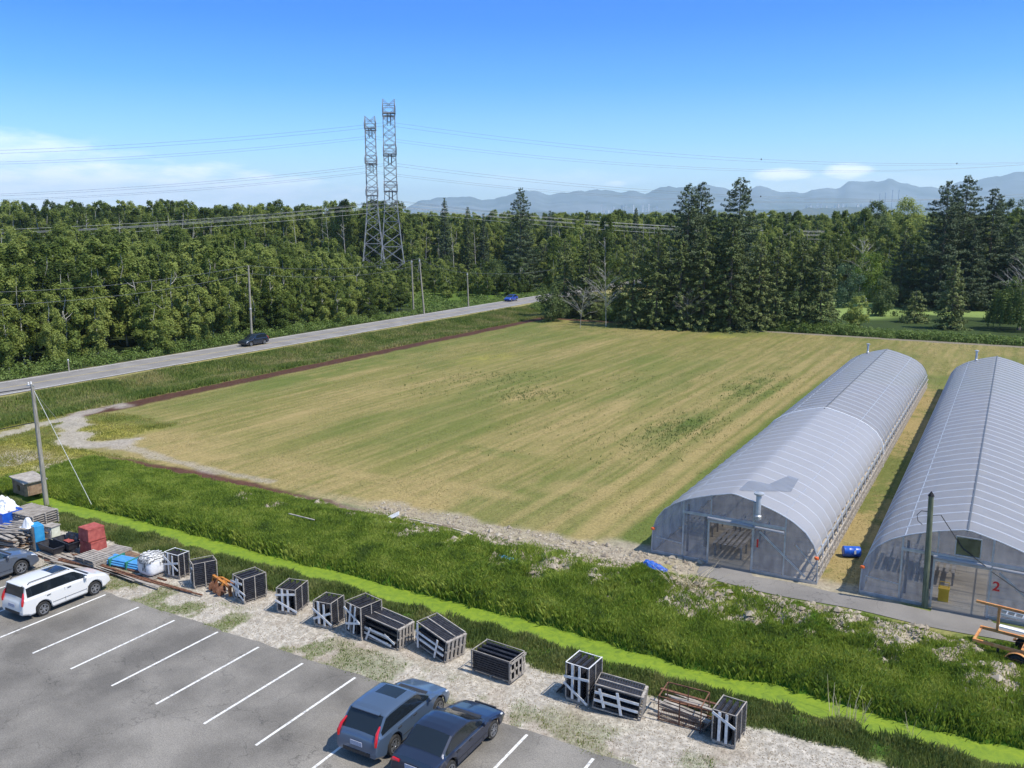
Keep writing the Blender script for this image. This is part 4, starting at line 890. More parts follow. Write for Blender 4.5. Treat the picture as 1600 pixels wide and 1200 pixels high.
def greenhouse(x0, label, num, nsplit, seed):
    t = thing('greenhouse', label, 'greenhouse', (x0 + 4.42, 43.5, 0), 0, 'greenhouses'); L = 61.8
    cover('roof_film', t, nsplit, L, m_film, 1.45, 0, seed=seed); mb = MB(); mb.beam((.02, nsplit, 4.10), (.02, L, 4.10), .07, .05); mb.build('ridge_strip', M['wire'], t)
    if nsplit > 0: cover('front_roof_film', t, 0, nsplit + .3, m_film2, 1.45, .014, ripple=.85, seed=seed + 3); mb = MB(); mb.tube([(PX[i] * 1.006, nsplit + .3, PZ[i] * 1.006 + .01) for i in range(60)], .055, 6, False); mb.build('film_seam', M['white_fabric'], t, True)
    cover('side_curtain', t, .1, L - .1, m_curt, .95, -.03, i0=30, mask=lambda c: (c[:, 2] < 1.47) & (c[:, 0] > 0), seed=seed + 5)
    if nsplit > 0:
        mb = MB(); up_ = [(1147, 761, 4.05), (1174, 753, 4.0), (1202, 757, 3.85), (1232, 747, 3.6), (1248, 753, 3.4)]; dn_ = [(1147, 764, 4.05), (1160, 769, 4.0), (1182, 770, 3.85), (1212, 771, 3.6), (1236, 772, 3.4)]; vs = []
        for k in range(41):
            f = k / 10; i_ = min(3, int(f)); f -= i_
            for pl in (up_, dn_):
                a_, b_ = P(*pl[i_]), P(*pl[i_ + 1]); q = a_.lerp(b_, f) - Vector((x0 + 4.42, 43.5, 0)); vs.append((max(.06, q.x), q.y, float(np.interp(max(.06, q.x), PX, PZ)) + .05))
        mb.add(vs, [(2 * k, 2 * k + 1, 2 * k + 3, 2 * k + 2) for k in range(40)]); mb.build('clear_film_patch', film('clear_film', (.28, .30, .34), (.38, .40, .44), .42), t)
    # hoops, one part each, standing proud of the film to imitate its glints
    hoop0 = None; nh = 43
    for k in range(nh):
        y = min(L - .03, k * 1.45 + .03)
        if hoop0 is None:
            mb = MB(); mb.tube([(PX[i] * 1.0, 0, PZ[i] * 1.0) for i in range(0, 60, 1)], .034, 6, False); hoop0 = mb.build('hoop', M['hoop_pipe_glint'], t, True); hoop0.location = (0, y, 0)
        else: o = hoop0.copy(); COL.objects.link(o); o.parent = t; o.location = (0, y, 0)
    mb = MB()
    for (x, z) in ((0, 4.0), (-2.6, 3.28), (2.6, 3.28)): mb.beam((x, 0, z), (x, L, z), .05)
    for s in (-1, 1): mb.beam((s * 4.32, 0, 1.42), (s * 4.32, L, 1.42), .06, .12)
    mb.build('purlin', M['galv'], t)
    # open side: posts and crossed braces
    mb = MB(); rs = random.Random(seed)
    for k in range(nh * 2 - 2):
        y = k * .725 + .03
        mb.beam((4.42, y, 0), (4.42, y, 1.02), .05)
        if k < nh * 2 - 3:
            mb.beam((4.47, y, .12 + rs.uniform(-.05, .05)), (4.47, y + .7, .92), .045, .03); 
            if rs.random() < .6: mb.beam((4.44, y + .7, .1), (4.44, y, .85), .04, .03)
    mb.beam((4.47, 0, .98), (4.47, L, .98), .07); mb.beam((4.47, 0, .5), (4.47, L, .5), .04); mb.build('side_trellis', M['grey_wood'], t)
    mb = MB(); mb.beam((-4.42, 0, .06), (-4.42, L, .06), .08, .14); mb.beam((4.4, 0, .06), (4.4, L, .06), .08, .14); mb.build('base_board', M['grey_wood'], t)
    # end walls
    for ey, nm in ((0.0, 'front_wall_film'), (L, 'rear_wall_film')):
        mb = MB(); d0, d1, dz = (-1.25, 1.12, 2.42) if ey == 0 else (0, 0, 0)
        for i in range(59):
            a, b = (PX[i], PZ[i]), (PX[i + 1], PZ[i + 1]); m_ = (a[0] + b[0]) / 2
            if abs(b[0] - a[0]) < 1e-4: continue
            lo = dz if (ey == 0 and d0 < m_ < d1) else 0.02
            mb.add([(a[0], ey, lo), (b[0], ey, lo), (b[0], ey, b[1] - .01), (a[0], ey, a[1] - .01)], [(0, 1, 2, 3)])
        mb.build(nm, m_end, t)
    mb = MB(); y = -.03
    for x, z0, z1, w in ((-1.25, 0, 2.45, .09), (1.12, 0, 3.8, .09), (-1.15, 2.45, 3.85, .06), (2.75, 0, 3.2, .07), (-2.65, 0, 3.25, .08)): mb.beam((x, y, z0), (x, y, z1), w, w, (0, 1, 0))
    mb.beam((-2.7, y - .02, 2.68), (2.75, y - .02, 2.66), .08, .14); mb.beam((-1.3, y - .05, 2.42), (1.16, y - .05, 2.42), .09, .1)
    mb.beam((-4.4, y, .07), (-1.25, y, .07), .06, .14); mb.beam((1.12, y, .07), (4.4, y, .07), .06, .14)
    mb.beam((1.45, y - .03, 2.3), (3.85, y - .03, .3), .09, .05, (0, 1, 0)); mb.beam((-4.2, y, .95), (-2.7, y, .85), .04)
    mb.beam((3.3, y, 1.9), (4.25, y, .9), .05)
    mb.build('front_frame', M['galv'], t)
    mb = MB(); mb.tube([(-1.3, -.09, 2.58), (-.6, -.12, 2.55), (.3, -.12, 2.56), (1.1, -.1, 2.5)], .10, 10); mb.tube([(1.15, -.09, 2.5), (2.7, -.1, 2.45)], .08, 10); mb.build('rolled_door_film', m_film2, t, True)
    mb = MB(); mb.box((-2.42, .08, 1.75), (.12, .04, 2.7)); mb.box((-1.42, .08, 1.7), (.22, .04, 1.7)); mb.build('inner_board', M['brown_wood'], t)
    mb = MB(); mb.tube([(PX[i] * 1.004, -.02, PZ[i] * 1.003) for i in range(60)], .03, 6, False); mb.build('end_hoop', M['galv'], t, True)
    # number on the film
    cu = bpy.data.curves.new('number', 'FONT'); cu.body = num; cu.size = .62; cu.extrude = .006; cu.align_x = 'CENTER'; cu.align_y = 'CENTER'; cu.offset = .012
    o = bpy.data.objects.new('number', cu); COL.objects.link(o); bpy.context.view_layer.update()
    me = bpy.data.meshes.new_from_object(o.evaluated_get(bpy.context.evaluated_depsgraph_get())); bpy.data.objects.remove(o); me.transform(Matrix.Translation((1.38, -.08, 1.62)) @ Matrix.Rotation(R(90), 4, 'X'))
    link('number', me, M['red_paint'], t)
    # corner tags
    for sx in (-1, 1):
        mb = MB(); mb.lathe([(.0, -.09), (.10, -.06), (.12, 0), (.10, .06), (0, .09)], (sx * 4.36, -.1, 1.42), 'z', 10); q = mb.build('corner_tag', M['orange_tag'], t, True)
    return t
g1 = greenhouse(-16.1, 'left film greenhouse with a red number 1 by its open door', '1', 24.6, 1)
g2 = greenhouse(-5.2, 'right film greenhouse with a red number 2 and a green wooden pole in front', '2', 0.0, 2)
def flue(t, x, y, z0, z1, r=.12):
    mb = MB(); mb.lathe([(r, z0), (r, z1 - .12), (r * .95, z1 - .1)], (x, y, 0), n=14); mb.lathe([(r * 1.3, z0 + .05), (r * 1.4, z0 + .22), (r, z0 + .28)], (x, y, 0), n=14); o = mb.build('flue_pipe', M['galv'], t, True)
    mb = MB(); mb.lathe([(0, z1 + .02), (r * 1.9, z1 - .05), (r * 1.9, z1 - .12), (r, z1 - .2), (0, z1 - .2)], (x, y, 0), n=14); mb.build('rain_cap', M['galv'], o, True)
flue(g1, 1.35, -.18, 2.95, 4.45, .14); flue(g1, -1.9, 60.8, 3.5, 4.7, .11); flue(g2, -1.9, 60.6, 3.5, 4.75, .11)
mb = MB(); mb.box((.1, -.08, 3.3), (1.02, .06, .9)); o = mb.build('vent_fan', mat('fan_steel', (.16, .18, .18), (.32, .35, .36), 2, .25, metal=.9), g2)
mb = MB()
for a in ((-.42, 2.84, .6, 2.84), (-.42, 3.76, .62, 3.76)): mb.beam((a[0], -.13, a[1]), (a[2], -.13, a[3]), .05)
for x in (-.42, .62): mb.beam((x, -.13, 2.84), (x, -.13, 3.76), .05, .05, (0, 1, 0))
mb.build('fan_frame', M['galv'], o)
# slatted growing benches inside, seen through the doors
def bench(x, y, label, w=1.7, l=6.0, rz=0):
    t = thing('slatted_bench', label, 'bench', (x, y, 0), rz, 'slatted benches in the greenhouses'); mb = MB()
    for k in range(int(w / .26)): mb.box((-w / 2 + (k + .5) * w / int(w / .26), 0, .78), (.17, l, .035))
    mb.build('slats', M['grey_wood'], t); mb = MB()
    for s in (-1, 1): mb.beam((s * w * .45, -l / 2, .71), (s * w * .45, l / 2, .71), .05, .1)
    mb.build('rail', M['grey_wood'], t)
    leg = None
    for s in (-1, 1):
        for yy in (-l / 2 + .3, 0, l / 2 - .3):
            if leg is None: mb = MB(); mb.box((0, 0, .33), (.09, .09, .66)); leg = mb.build('leg', M['grey_wood'], t); leg.location = (s * w * .42, yy, 0)
            else: c = leg.copy(); COL.objects.link(c); c.parent = t; c.location = (s * w * .42, yy, 0)
    return t
b1 = bench(-12.2, 45.9, 'slatted wooden bench just inside the door of the left greenhouse', 1.7, 2.7)
for (x, y, lb) in ((-12.0, 49.2, 'second slatted bench behind the first one inside the left greenhouse door'), (-2.0, 47.8, 'slatted wooden bench inside the right greenhouse at the left of its door'), (-14.6, 48.5, 'slatted bench behind the left end film of the left greenhouse'), (-3.7, 48.5, 'slatted bench behind the left end film of the right greenhouse')):
    copy_tree(b1, (x, y, 0), 0, lb)
mb = MB(); mb.box((0, 0, .3), (.45, .4, .6)); mb.box((0, 0, .64), (.5, .45, .07)); t = thing('utility_bucket', 'yellow plastic bin just inside the right greenhouse door', 'bin', (-1.55, 44.6, 0)); mb.build('body', M['yellow'], t)
mb = MB(); mb.tube([(-.2, 0, .65), (-.2, 0, .95), (.2, 0, .95), (.2, 0, .65)], .02, 6); mb.build('handle', M['yellow'], t)
# third greenhouse is out of the picture; only its neighbour ground is kept

# ------------------------------------------------------------------ power towers and lines
def lattice(label, loc, yaw, Ht, levels, legw=9.0, kink=.42, topw=3.6):
    t = thing('transmission_tower', label, 'pylon', loc, yaw, 'transmission towers')
    def hw(z):
        q = z / Ht
        return (legw + (topw * 1.08 - legw) * (q / kink) ** .8) / 2 if q < kink else (topw * 1.08 - topw * .1 * (q - kink) / (1 - kink)) / 2
    zs = [0]; 
    while zs[-1] < Ht - 1.5: zs.append(zs[-1] + max(2.1, hw(zs[-1]) * 1.35))
    zs[-1] = Ht
    for sx in (-1, 1):
        for sy in (-1, 1):
            mb = MB(); mb2 = None
            for a, b in zip(zs, zs[1:]): mb.beam((sx * hw(a), sy * hw(a), a), (sx * hw(b), sy * hw(b), b), .24, .24)
            mb.build('leg', M['steel_tower'], t)
    mb = MB()
    for i, (a, b) in enumerate(zip(zs, zs[1:])):
        A, B = hw(a), hw(b)
        for s in (-1, 1):
            w = .12
            mb.beam((-A, s * A, a), (B, s * B, b), w); mb.beam((A, s * A, a), (-B, s * B, b), w)
            mb.beam((s * A, -A, a), (s * B, B, b), w); mb.beam((s * A, A, a), (s * B, -B, b), w)
            if i % 2 == 0 and i: mb.beam((-A, s * A, a), (A, s * A, a), w); mb.beam((s * A, -A, a), (s * A, A, a), w)
    mb.build('lattice_bracing', M['steel_tower'], t)
    for z, ext in levels:        # crossarms point along the local y axis
        mb = MB(); h = hw(z) + .15; w = .15
        for s in (-1, 1):
            for zz in (z, z + 3.0):
                mb.beam((s * h, -ext, zz + (0 if zz == z else -1.6)), (s * h, -h, zz), w); mb.beam((s * h, h, zz), (s * h, ext, zz + (0 if zz == z else -1.6)), w); mb.beam((s * h, -h, zz), (s * h, h, zz), w); mb.beam((-h, s * h, zz), (h, s * h, zz), w)
            mb.beam((-h, s * ext, z), (h, s * ext, z), w); mb.beam((-h, s * ext, z + 1.4), (h, s * ext, z + 1.4), w)
            for q in np.linspace(h, ext, 5)[:-1]:
                mb.beam((s * h, q, z), (s * h, q + (ext - h) / 4, z + 2.0), .13); mb.beam((s * h, -q, z), (s * h, -q - (ext - h) / 4, z + 2.0), .13); mb.beam((-h, q, z), (h, q, z), .13); mb.beam((-h, -q, z), (h, -q, z), .13); mb.beam((-h, q, z), (h, q + (ext - h) / 4, z), .13)
        mb.build('cross_arm', M['steel_tower'], t)
        for s in (-1, 1):
            for sx in (-1, 1):
                mb = MB(); mb.lathe([(.05, 0)] + [(.14 if k % 2 else .06, -.12 * k) for k in range(1, 22)] + [(.03, -2.7)], (sx * .5, s * (ext - .3), z), n=8); mb.build('insulator', M['dark'], t, True)
    return t
T1 = P(614, 440); T2 = P(585, 428)
a1 = math.atan2(-T1.x, T1.y)          # crossarms lie along the line of sight, the lines run square to it
TH1 = 55.4; TH2 = ZT(183, 321)
LV1 = [(51.0, 5.0), (39.0, 6.0), (28.0, 5.0)]; LV2 = [(z * TH2 / TH1, e) for z, e in LV1]
lattice('taller right one of the two grey lattice pylons', T1, a1 + R(.5), TH1, LV1)
lattice('farther lattice pylon, left of and behind the tallest one', T2, a1 - R(1.2), TH2, LV2)
def catenary(a, b, sag, n=28): return [a.lerp(b, i / n) - Vector((0, 0, sag * 4 * (i / n) * (1 - i / n))) for i in range(n + 1)]
yd = Vector((-math.sin(a1 + R(3)), math.cos(a1 + R(3)), 0)); xd = Vector((math.cos(a1 + R(3)), math.sin(a1 + R(3)), 0))
lw = []
for T, LV, tl, hs in ((T1, LV1, 'nearer pylon', 1), (T2, LV2, 'farther pylon', TH2 / TH1)):
    for li, (z, ext) in enumerate(LV):
        for s, sn_ in ((-1, 'near'), (1, 'far')):
            p0 = T + yd * s * (ext - .3) + Vector((0, 0, z - 2.7 * 1.0)); r = .027
            pts = catenary(p0 - xd * 330 - Vector((0, 0, 2)), p0, 10.5) + catenary(p0, p0 + xd * 340 - Vector((0, 0, -1)), 10.5)[1:]
            mb = MB(); mb.tube(pts, r, 4, False); lv = ['top', 'middle', 'lowest'][li]
            tag(mb.build('power_line', M['wire']), 'thin dark high voltage wire slung from the %s arm, %s side, of the %s' % (lv, sn_, tl), 'wire', 'high voltage wires')
            if li < 2 and T is T1 and s < 0:
                for f in (12, 38, 44):
                    q = pts[f]; mk = MB(); mk.lathe([(0, .3), (.14, .2), (.19, 0), (.14, -.2), (0, -.3)], q, n=8); tag(mk.build('marker_ball', M['dark'], smooth=True), 'tiny dark marker ball hanging on a high voltage wire', 'marker', 'marker balls on the wires')
# lower bright wires on the nearer pylon
for k, (dy, dz) in enumerate(((-3.4, 24.4), (-3.0, 23.2), (-2.6, 22.0), (2.8, 23.6))):
    p0 = T1 + yd * dy + Vector((0, 0, dz)); pts = catenary(p0 - xd * 330 - Vector((0, 0, 2.5)), p0, 8.0) + catenary(p0, p0 + xd * 345 - Vector((0, 0, 2.5)), 8.3)[1:]
    mb = MB(); mb.tube(pts, .032, 4, False); tag(mb.build('distribution_wire', M['bright_wire']), ['uppermost', 'second', 'third', 'rearmost'][k] + ' of the bright low wires crossing in front of the treetops', 'wire', 'bright low wires')
# wooden poles
def pole(label, base, top, r0, r1, m, parts=None, name='utility_pole'):
    t = thing(name, label, 'pole', base); mb = MB(); d = Vector(top) - Vector(base); mb.tube([Vector((0, 0, -.3)), d * .5, d], [r0, (r0 + r1) / 2, r1], 10); mb.build('shaft', m, t, True)
    if parts: parts(t, d)
    return t
def ptop(u, v, base):                          # top of a pole over a base, at the same forward distance
    Y = -.5 * base.x + .8660254 * base.y; q = AT(u, Y); q.z = ZT(v, Y)
    # column shifts with height because the camera looks down
    X = (u - 800) / FPX * (Y * cp + (CAM_H - q.z) * sp); return Vector((X * .8660254 - Y * .5, X * .5 + Y * .8660254, q.z))
def collar(zf, r=.13):
    def f(t, d):
        mb = MB(); c = d * zf; mb.lathe([(r, -.15), (r + .03, -.1), (r + .03, .1), (r, .15)], c, n=10); mb.build('steel_band', M['galv'], t)
    return f
b = P(72, 782)
def left_fit(t, d):
    mb = MB(); mb.tube([d * .985 + Vector((-.45, -.1, 0)), d * .985 + Vector((.15, 0, .05))], .04, 6); mb.build('bracket', M['galv'], t)
    mb = MB()
    for o_ in ((-.4, 0, .12), (-.1, 0, .18)): mb.lathe([(.0, -.1), (.06, -.08), (.04, 0), (.06, .04), (0, .1)], d * .985 + Vector(o_), n=8)
    mb.build('insulator', M['white_board'], t)
pL = pole('leaning weathered wooden pole rising from the ditch at the left, with guy wires', b, ptop(50, 600, b), .16, .11, M['pole_wood'], left_fit)
tp = ptop(50, 600, b)
for (q, z0, lb) in ((P(143, 788), .97, 'thin guy wire from the leaning left pole down to the ditch bank'), (P(92, 658), .95, 'short guy wire from the leaning left pole down to the worn ground')):
    mb = MB(); a = b.lerp(tp, z0); mb.tube([a, q], .018, 5); tag(mb.build('guy_wire', M['bright_wire']), lb, 'wire')
for (z0, dz, lb) in ((.97, -.5, 'upper black cable leaving the left pole toward the left edge'), (.68, -2.0, 'lower black cable leaving the left pole toward the left edge')):
    a = b.lerp(tp, z0); mb = MB(); mb.tube(catenary(a, a + Vector((-24, -16, dz)), 1.0, 12), .03, 5, False); tag(mb.build('cable', M['black_wire']), lb, 'cable')
b = P(393.5, 531); pA = pole('tall pale wooden pole beside the road right behind the dark car', b, ptop(388, 415, b), .2, .13, M['pole_wood'], collar(.42, .17)); tA = ptop(388, 415, b)
b = P(646, 484); tB = ptop(643, 406, b); pole('left and straighter of the two wooden poles at the clearing', b, tB, .2, .13, M['pole_wood'], collar(.96))
b = P(663, 491); tC = ptop(655, 404, b); pole('right leaning one of the two wooden poles at the clearing, close to the road', b, tC, .19, .13, M['pole_wood'], collar(.96))
b = P(732, 479); tD = ptop(730, 426, b); pole('shorter wooden pole alone beside the road in the clearing', b, tD, .18, .12, M['pole_wood'], collar(.95))
b = P(108, 581); pole('short thin marker post on the far edge of the road at the left', b, b + Vector((0, 0, 1.6)), .08, .07, M['pole_wood'], collar(.9, .07), 'marker_post')
for (p_, q_, sg, lb) in ((tC, tD, .6, 'thin wire between the leaning clearing pole and the shorter pole'), (tA, tC, 1.2, 'thin wire from the roadside pole by the dark car to the clearing poles'), (tA - Vector((0, 0, 1.2)), tC - Vector((0, 0, 1.2)), 1.4, 'second lower wire from the roadside pole to the clearing poles'), (tA, tA + Vector((1.5, -60, 0)), 1.6, 'thin roadside wire running left from the pole by the dark car'), (tA - Vector((0, 0, 1.2)), tA + Vector((1.5, -60, -1.4)), 1.8, 'second lower roadside wire running left from the pole'), (tD, tD + Vector((-3, 70, 0)), 1.5, 'thin wire from the shorter pole along the road into the trees')):
    mb = MB(); mb.tube(catenary(p_, q_, sg, 14), .022, 4, False); tag(mb.build('roadside_wire', M['wire']), lb, 'wire', 'roadside wires')
b = P(1445, 949); tR = ptop(1455, 775, b)
def right_fit(t, d):
    mb = MB(); mb.lathe([(.15, 0), (.1, .1), (0, .25)], d, n=8); mb.tube([d * .86 + Vector((-.4, -.05, .0)), d * .86 + Vector((.1, 0, .03))], .02, 5); mb.build('bracket', M['dark'], t)
    mb = MB(); mb.tube([d * .86 + Vector((-.38, -.05, 0)), d * .82 + Vector((-.55, -.05, 0)), d * .77 + Vector((-.5, -.05, 0)), d * .74 + Vector((-.3, -.05, 0))], .015, 5); mb.build('cable_loop', M['black_wire'], t)
pole('dark green stained wooden pole in front of the right greenhouse', b, tR, .15, .12, M['green_pole'], right_fit)
a = b.lerp(tR, .83); mb = MB(); mb.tube([a, a + Vector((.45, .1, .06)), Vector((-.9, 43.35, 3.2)), Vector((.1, 43.3, 2.55))], .02, 5); tag(mb.build('cable', M['black_wire']), 'black cable from the green pole to the right greenhouse gable', 'cable')
mb = MB(); mb.tube([Vector((.35, 43.3, 2.35)), Vector((1.5, 43.25, 1.7)), Vector((3.2, 43.3, 1.2))], .02, 5); tag(mb.build('cable', M['black_wire']), 'black cable sagging across the front film right of the number 2', 'cable')

# ------------------------------------------------------------------ vehicles
def car(label, loc, heading, paint, L=4.5, W=1.78, Hh=1.68, wb=2.63, wr=.34, belt=1.02, hood=(.82, 1.0), cowl=.95, rf=.18, rr=-1.75, tail=.98, tx=-2.05, sunroof=None, rails=True, lights=True, group=None, spoil=True, bp=-.35, cp_=-1.25):
    t = thing('parked_car' if group is None else 'car', label, 'car', loc, heading, group); hl = L / 2
    top = [(-hl, .62), (-hl + .04, tail - .18), (-hl + .12, tail), (tx, tail + .03), (rr, Hh - .05), (rr + .25, Hh - .01), ((rr + rf) / 2, Hh), (rf - .15, Hh - .03), (rf, Hh - .07), (cowl, hood[1] + .02), (cowl + .25, hood[1] - .02), (hl - .55, hood[0] + .02), (hl - .22, hood[0] - .07), (hl - .06, hood[0] - .22), (hl, .56)]
    tX, tZ = [a for a, b in top], [b for a, b in top]
    xf, xr = wb / 2 + .03, -wb / 2 + .03; st = set(round(v, 3) for v in np.linspace(-hl, hl, 70)) | set(round(a, 3) for a in tX)
    for xw in (xf, xr): st |= set(round(xw + (wr + .07) * math.cos(a), 3) for a in np.linspace(0, math.pi, 15))
    for q in (bp - .05, bp + .05, cp_ - .05, cp_ + .05, tx + .1): st.add(round(q, 3))
    st |= set(round(q, 3) for q in np.linspace(tx + .02, rr - .02, 7))
    xs = np.array(sorted(st)); xs = xs[np.concatenate([[True], np.diff(xs) > .009])]; tz_ = np.interp(xs, tX, tZ)
    cab = np.clip(np.interp(xs, [tx - .1, tx, tx + .02, cowl - .05, cowl + .02], [0, 0, 1, 1, 0]), 0, 1)
    V = []; K = 13; zb = np.full(len(xs), .24); zb = np.where(np.abs(xs) > hl - .3, .27 + (np.abs(xs) - hl + .3) * .25, zb)
    for xw in (xf, xr):
        d = (wr + .07) ** 2 - (xs - xw) ** 2; zb = np.where(d > 0, np.maximum(zb, wr + np.sqrt(np.maximum(d, 0))), zb)
    for x, tz1, c, b0 in zip(xs, tz_, cab, zb):
        e = max(0, (abs(x) - (hl - .55)) / .55); w = W / 2 * (1 - (.11 if x > 0 else .08) * e ** 2.2)
        sh = min(tz1 - .02, belt - .02 * max(0, x)) if c > .5 else tz1 - .045
        wr_ = (W / 2 * .83 - .03 * abs(x - (rr + rf) / 2) * .2) if c > .5 else w - .16
        if c > .5: f = np.clip((tz1 - sh) / (Hh - belt), 0, 1); wr_ = (w - .08) * (1 - f) + wr_ * f
        md = max(.62, b0 + .06); re = tz1 - (.05 if c > .5 else .015)
        sec = [(w - .07, b0), (w - .01, min(b0 + .08, sh - .08)), (w, min(md, sh - .06)), (w - .015, sh - .05), (w - .05, sh)]
        for q in (.10, .5, .90, 1.0): sec.append(((w - .05) * (1 - q) + wr_ * q, sh * (1 - q) + re * q))
        sec += [(wr_ - .07, tz1 - .012), (wr_ * .6, tz1 + .0), (wr_ * .3, tz1 + .012), (0, tz1 + .016)]
        V += [(x, y, z) for y, z in sec] + [(x, -y, z) for y, z in sec[-2::-1]]
    n = 2 * K - 1; F = {'body': [], 'window': [], 'windscreen': [], 'rear_window': [], 'headlight': [], 'sunroof': []}
    for i in range(len(xs) - 1):
        xm = (xs[i] + xs[i + 1]) / 2; c = cab[i] > .5 and cab[i + 1] > .5; hgt = min(tz_[i], tz_[i + 1]) - belt
        for j in range(n - 1):
            jj = j if j < K - 1 else n - 2 - j; k = 'body'
            if c and jj in (5, 6) and hgt > .12 and tx + .18 < xm < cowl - .15: k = 'window'
            if rf - .02 < xm < cowl - .03 and jj >= 9: k = 'windscreen'
            if c and tx + .02 < xm < rr - .01 and jj >= 9: k = 'rear_window'
            if sunroof and sunroof[0] < xm < sunroof[1] and jj >= 10: k = 'sunroof'
            if lights and hl - .42 < xm < hl - .08 and jj == 3: k = 'headlight'
            a = i * n + j; F[k].append((a, a + 1, a + n + 1, a + n))
    F['body'].append(tuple(range(n))[::-1]); F['body'].append(tuple((len(xs) - 1) * n + q for q in range(n)))
    mats = dict(body=paint, window=M['glass'], windscreen=M['glass'], rear_window=M['glass'], sunroof=M['glass'], headlight=M['lamp_clear'], tail_light=M['tail_red'])
    body = None
    for k, f in F.items():
        if not f: continue
        groups = [f]
        if k in ('window', 'headlight', 'tail_light'):
            groups = [[q for q in f if V[q[0]][1] + V[q[1]][1] > 0], [q for q in f if V[q[0]][1] + V[q[1]][1] < 0]]
            if k == 'window': groups = [[q for q in g if cond(V[q[0]][0])] for g in groups for cond in (lambda x: x >= bp, lambda x: cp_ <= x < bp, lambda x: x < cp_)]
        for g in groups:
            if not g: continue
            us = sorted({v for q in g for v in q}); ix = {v: i for i, v in enumerate(us)}
            me = bpy.data.meshes.new(k); me.from_pydata([V[v] for v in us], [], [tuple(ix[v] for v in q) for q in g]); me.update(); me.polygons.foreach_set('use_smooth', [True] * len(me.polygons))
            try: me.set_sharp_from_angle(angle=R(30))
            except Exception: pass
            o = link(k, me, mats[k], t)
            if k == 'body': body = o
    mb = MB(); mb.box((0, 0, .42), (L * .88, W - .52, .38)); mb.box((0, 0, .34), (L * .80, W - .22, .16)) if False else None; mb.box((0, 0, .33), (wb - .85, W - .2, .14)); mb.build('underbody', M['dark'], t)
    for xw in (xf, xr):
        for s in (-1, 1):
            w = thing('wheel', None, None, (xw, s * (W / 2 - .115), wr)); w.parent = t
            mb = MB(); mb.lathe([(wr * .66, -.10), (wr * .93, -.105), (wr, -.07), (wr, .07), (wr * .93, .105), (wr * .66, .10)], axis='y', n=28); mb.build('tyre', M['rubber'], w, True)
            mb = MB(); mb.lathe([(wr * .66, -.10), (wr * .60, -.03 * 1), (0, -.03), (0, .03), (wr * .60, .03), (wr * .66, .10)], axis='y', n=24)  # black disc behind the spokes paints the shade inside the wheel
            rim = mb.build('wheel_shade_disc', M['dark'], w); mb = MB(); mb.lathe([(wr * .68, s * .10), (wr * .68, s * .112), (wr * .60, s * .108), (wr * .60, s * .07)], axis='y', n=28)
            mb.lathe([(0, s * .105), (wr * .15, s * .10), (wr * .17, s * .05)], axis='y', n=12)
            for q in range(10):
                a = 2 * math.pi * (q + .5 * (q % 2) * .6) / 10; mb.beam((math.cos(a) * wr * .12, s * .095, math.sin(a) * wr * .12), (math.cos(a) * wr * .63, s * .09, math.sin(a) * wr * .63), wr * .10, .03, (0, 1, 0))
            mb.build('rim', M['alloy'], w)
    for s in (-1, 1):
        mb = MB(); c = (cowl - .32, s * (W / 2 + .07), belt + .05); mb.lathe([(0, -.07), (.075, -.05), (.085, .02), (.05, .06), (0, .07)], c, 'x', 10); mb.beam((cowl - .33, s * (W / 2 - .05), belt), (cowl - .33, s * (W / 2 + .05), belt + .02), .05); mb.build('wing_mirror', paint, t, True)
        for hx in (bp + .22, cp_ + .22):
            mb = MB(); mb.beam((hx - .09, s * (W / 2 + .008), belt - .13), (hx + .09, s * (W / 2 + .008), belt - .12), .022, .03); mb.build('door_handle', M['plastic_trim'], t)
        mb = MB()
        for x in (bp, cp_ + .05, cowl - .25): mb.beam((x, s * (W / 2 - .004), .36), (x, s * (W / 2 - .018), belt - .06), .012, .012, (1, 0, 0))
        mb.beam((xr + wr + .1, s * (W / 2 + .004), .50), (xf - wr - .1, s * (W / 2 + .004), .50), .012, .014); mb.build('door_seam', M['plastic_trim'], t)
        if rails: mb = MB(); mb.tube([(rr + .15, s * W * .375, Hh - .03), (rr + .25, s * W * .375, Hh + .055), (rf - .3, s * W * .375, Hh + .05), (rf - .18, s * W * .375, Hh - .02)], .02, 6); mb.build('roof_rail', M['dark'], t, True)
    for s in (-1, 1):
        mb = MB(); yw = s * (W / 2 * .90 - .03)
        if tx < -hl + .45: mb.tube([(-hl + .03, yw, .78), (-hl + .05, yw, .95), (tx + .02, yw - s * .04, belt + .12), (tx + .5 * (rr - tx), yw - s * .09, belt + .45 * (Hh - belt))], [.045, .06, .055, .03], 8)
        else: mb.tube([(-hl + .06, yw + s * .02, .76), (-hl + .04, yw - s * .04, .80), (-hl + .03, yw - s * .28, .80)], [.06, .07, .05], 8)
        mb.build('tail_light', M['tail_red'], t, True)
    mb = MB(); mb.box((-hl - .012, 0, .72), (.02, .5, .16)); mb.build('number_plate', M['plate'], t)
    mb = MB(); mb.box((-hl + .005, 0, .42), (.05, W * .62, .12)); mb.box((hl - .04, 0, .55), (.06, W * .5, .16)); mb.build('grille', M['plastic_trim'], t)
    mb = MB(); mb.beam((cowl + .02, -W * .33, hood[1] + .035), (cowl + .02, W * .33, hood[1] + .035), .16, .02); mb.build('wiper_tray', M['plastic_trim'], t)
    if spoil: mb = MB(); mb.box((rr - .04, 0, Hh - .03), (.16, W * .62, .03)); mb.build('spoiler', paint, t)
    return t
def paint(name, c, metal=0.0): return mat(name, c, None, rough=.28, metal=metal, coat=.8)
pw = paint('white_paint', (.70, .69, .66)); pg = paint('slate_paint', (.105, .125, .16), .3); pb = paint('blue_grey_paint', (.085, .125, .19), .3); pn = paint('navy_paint', (.02, .028, .055), .3)
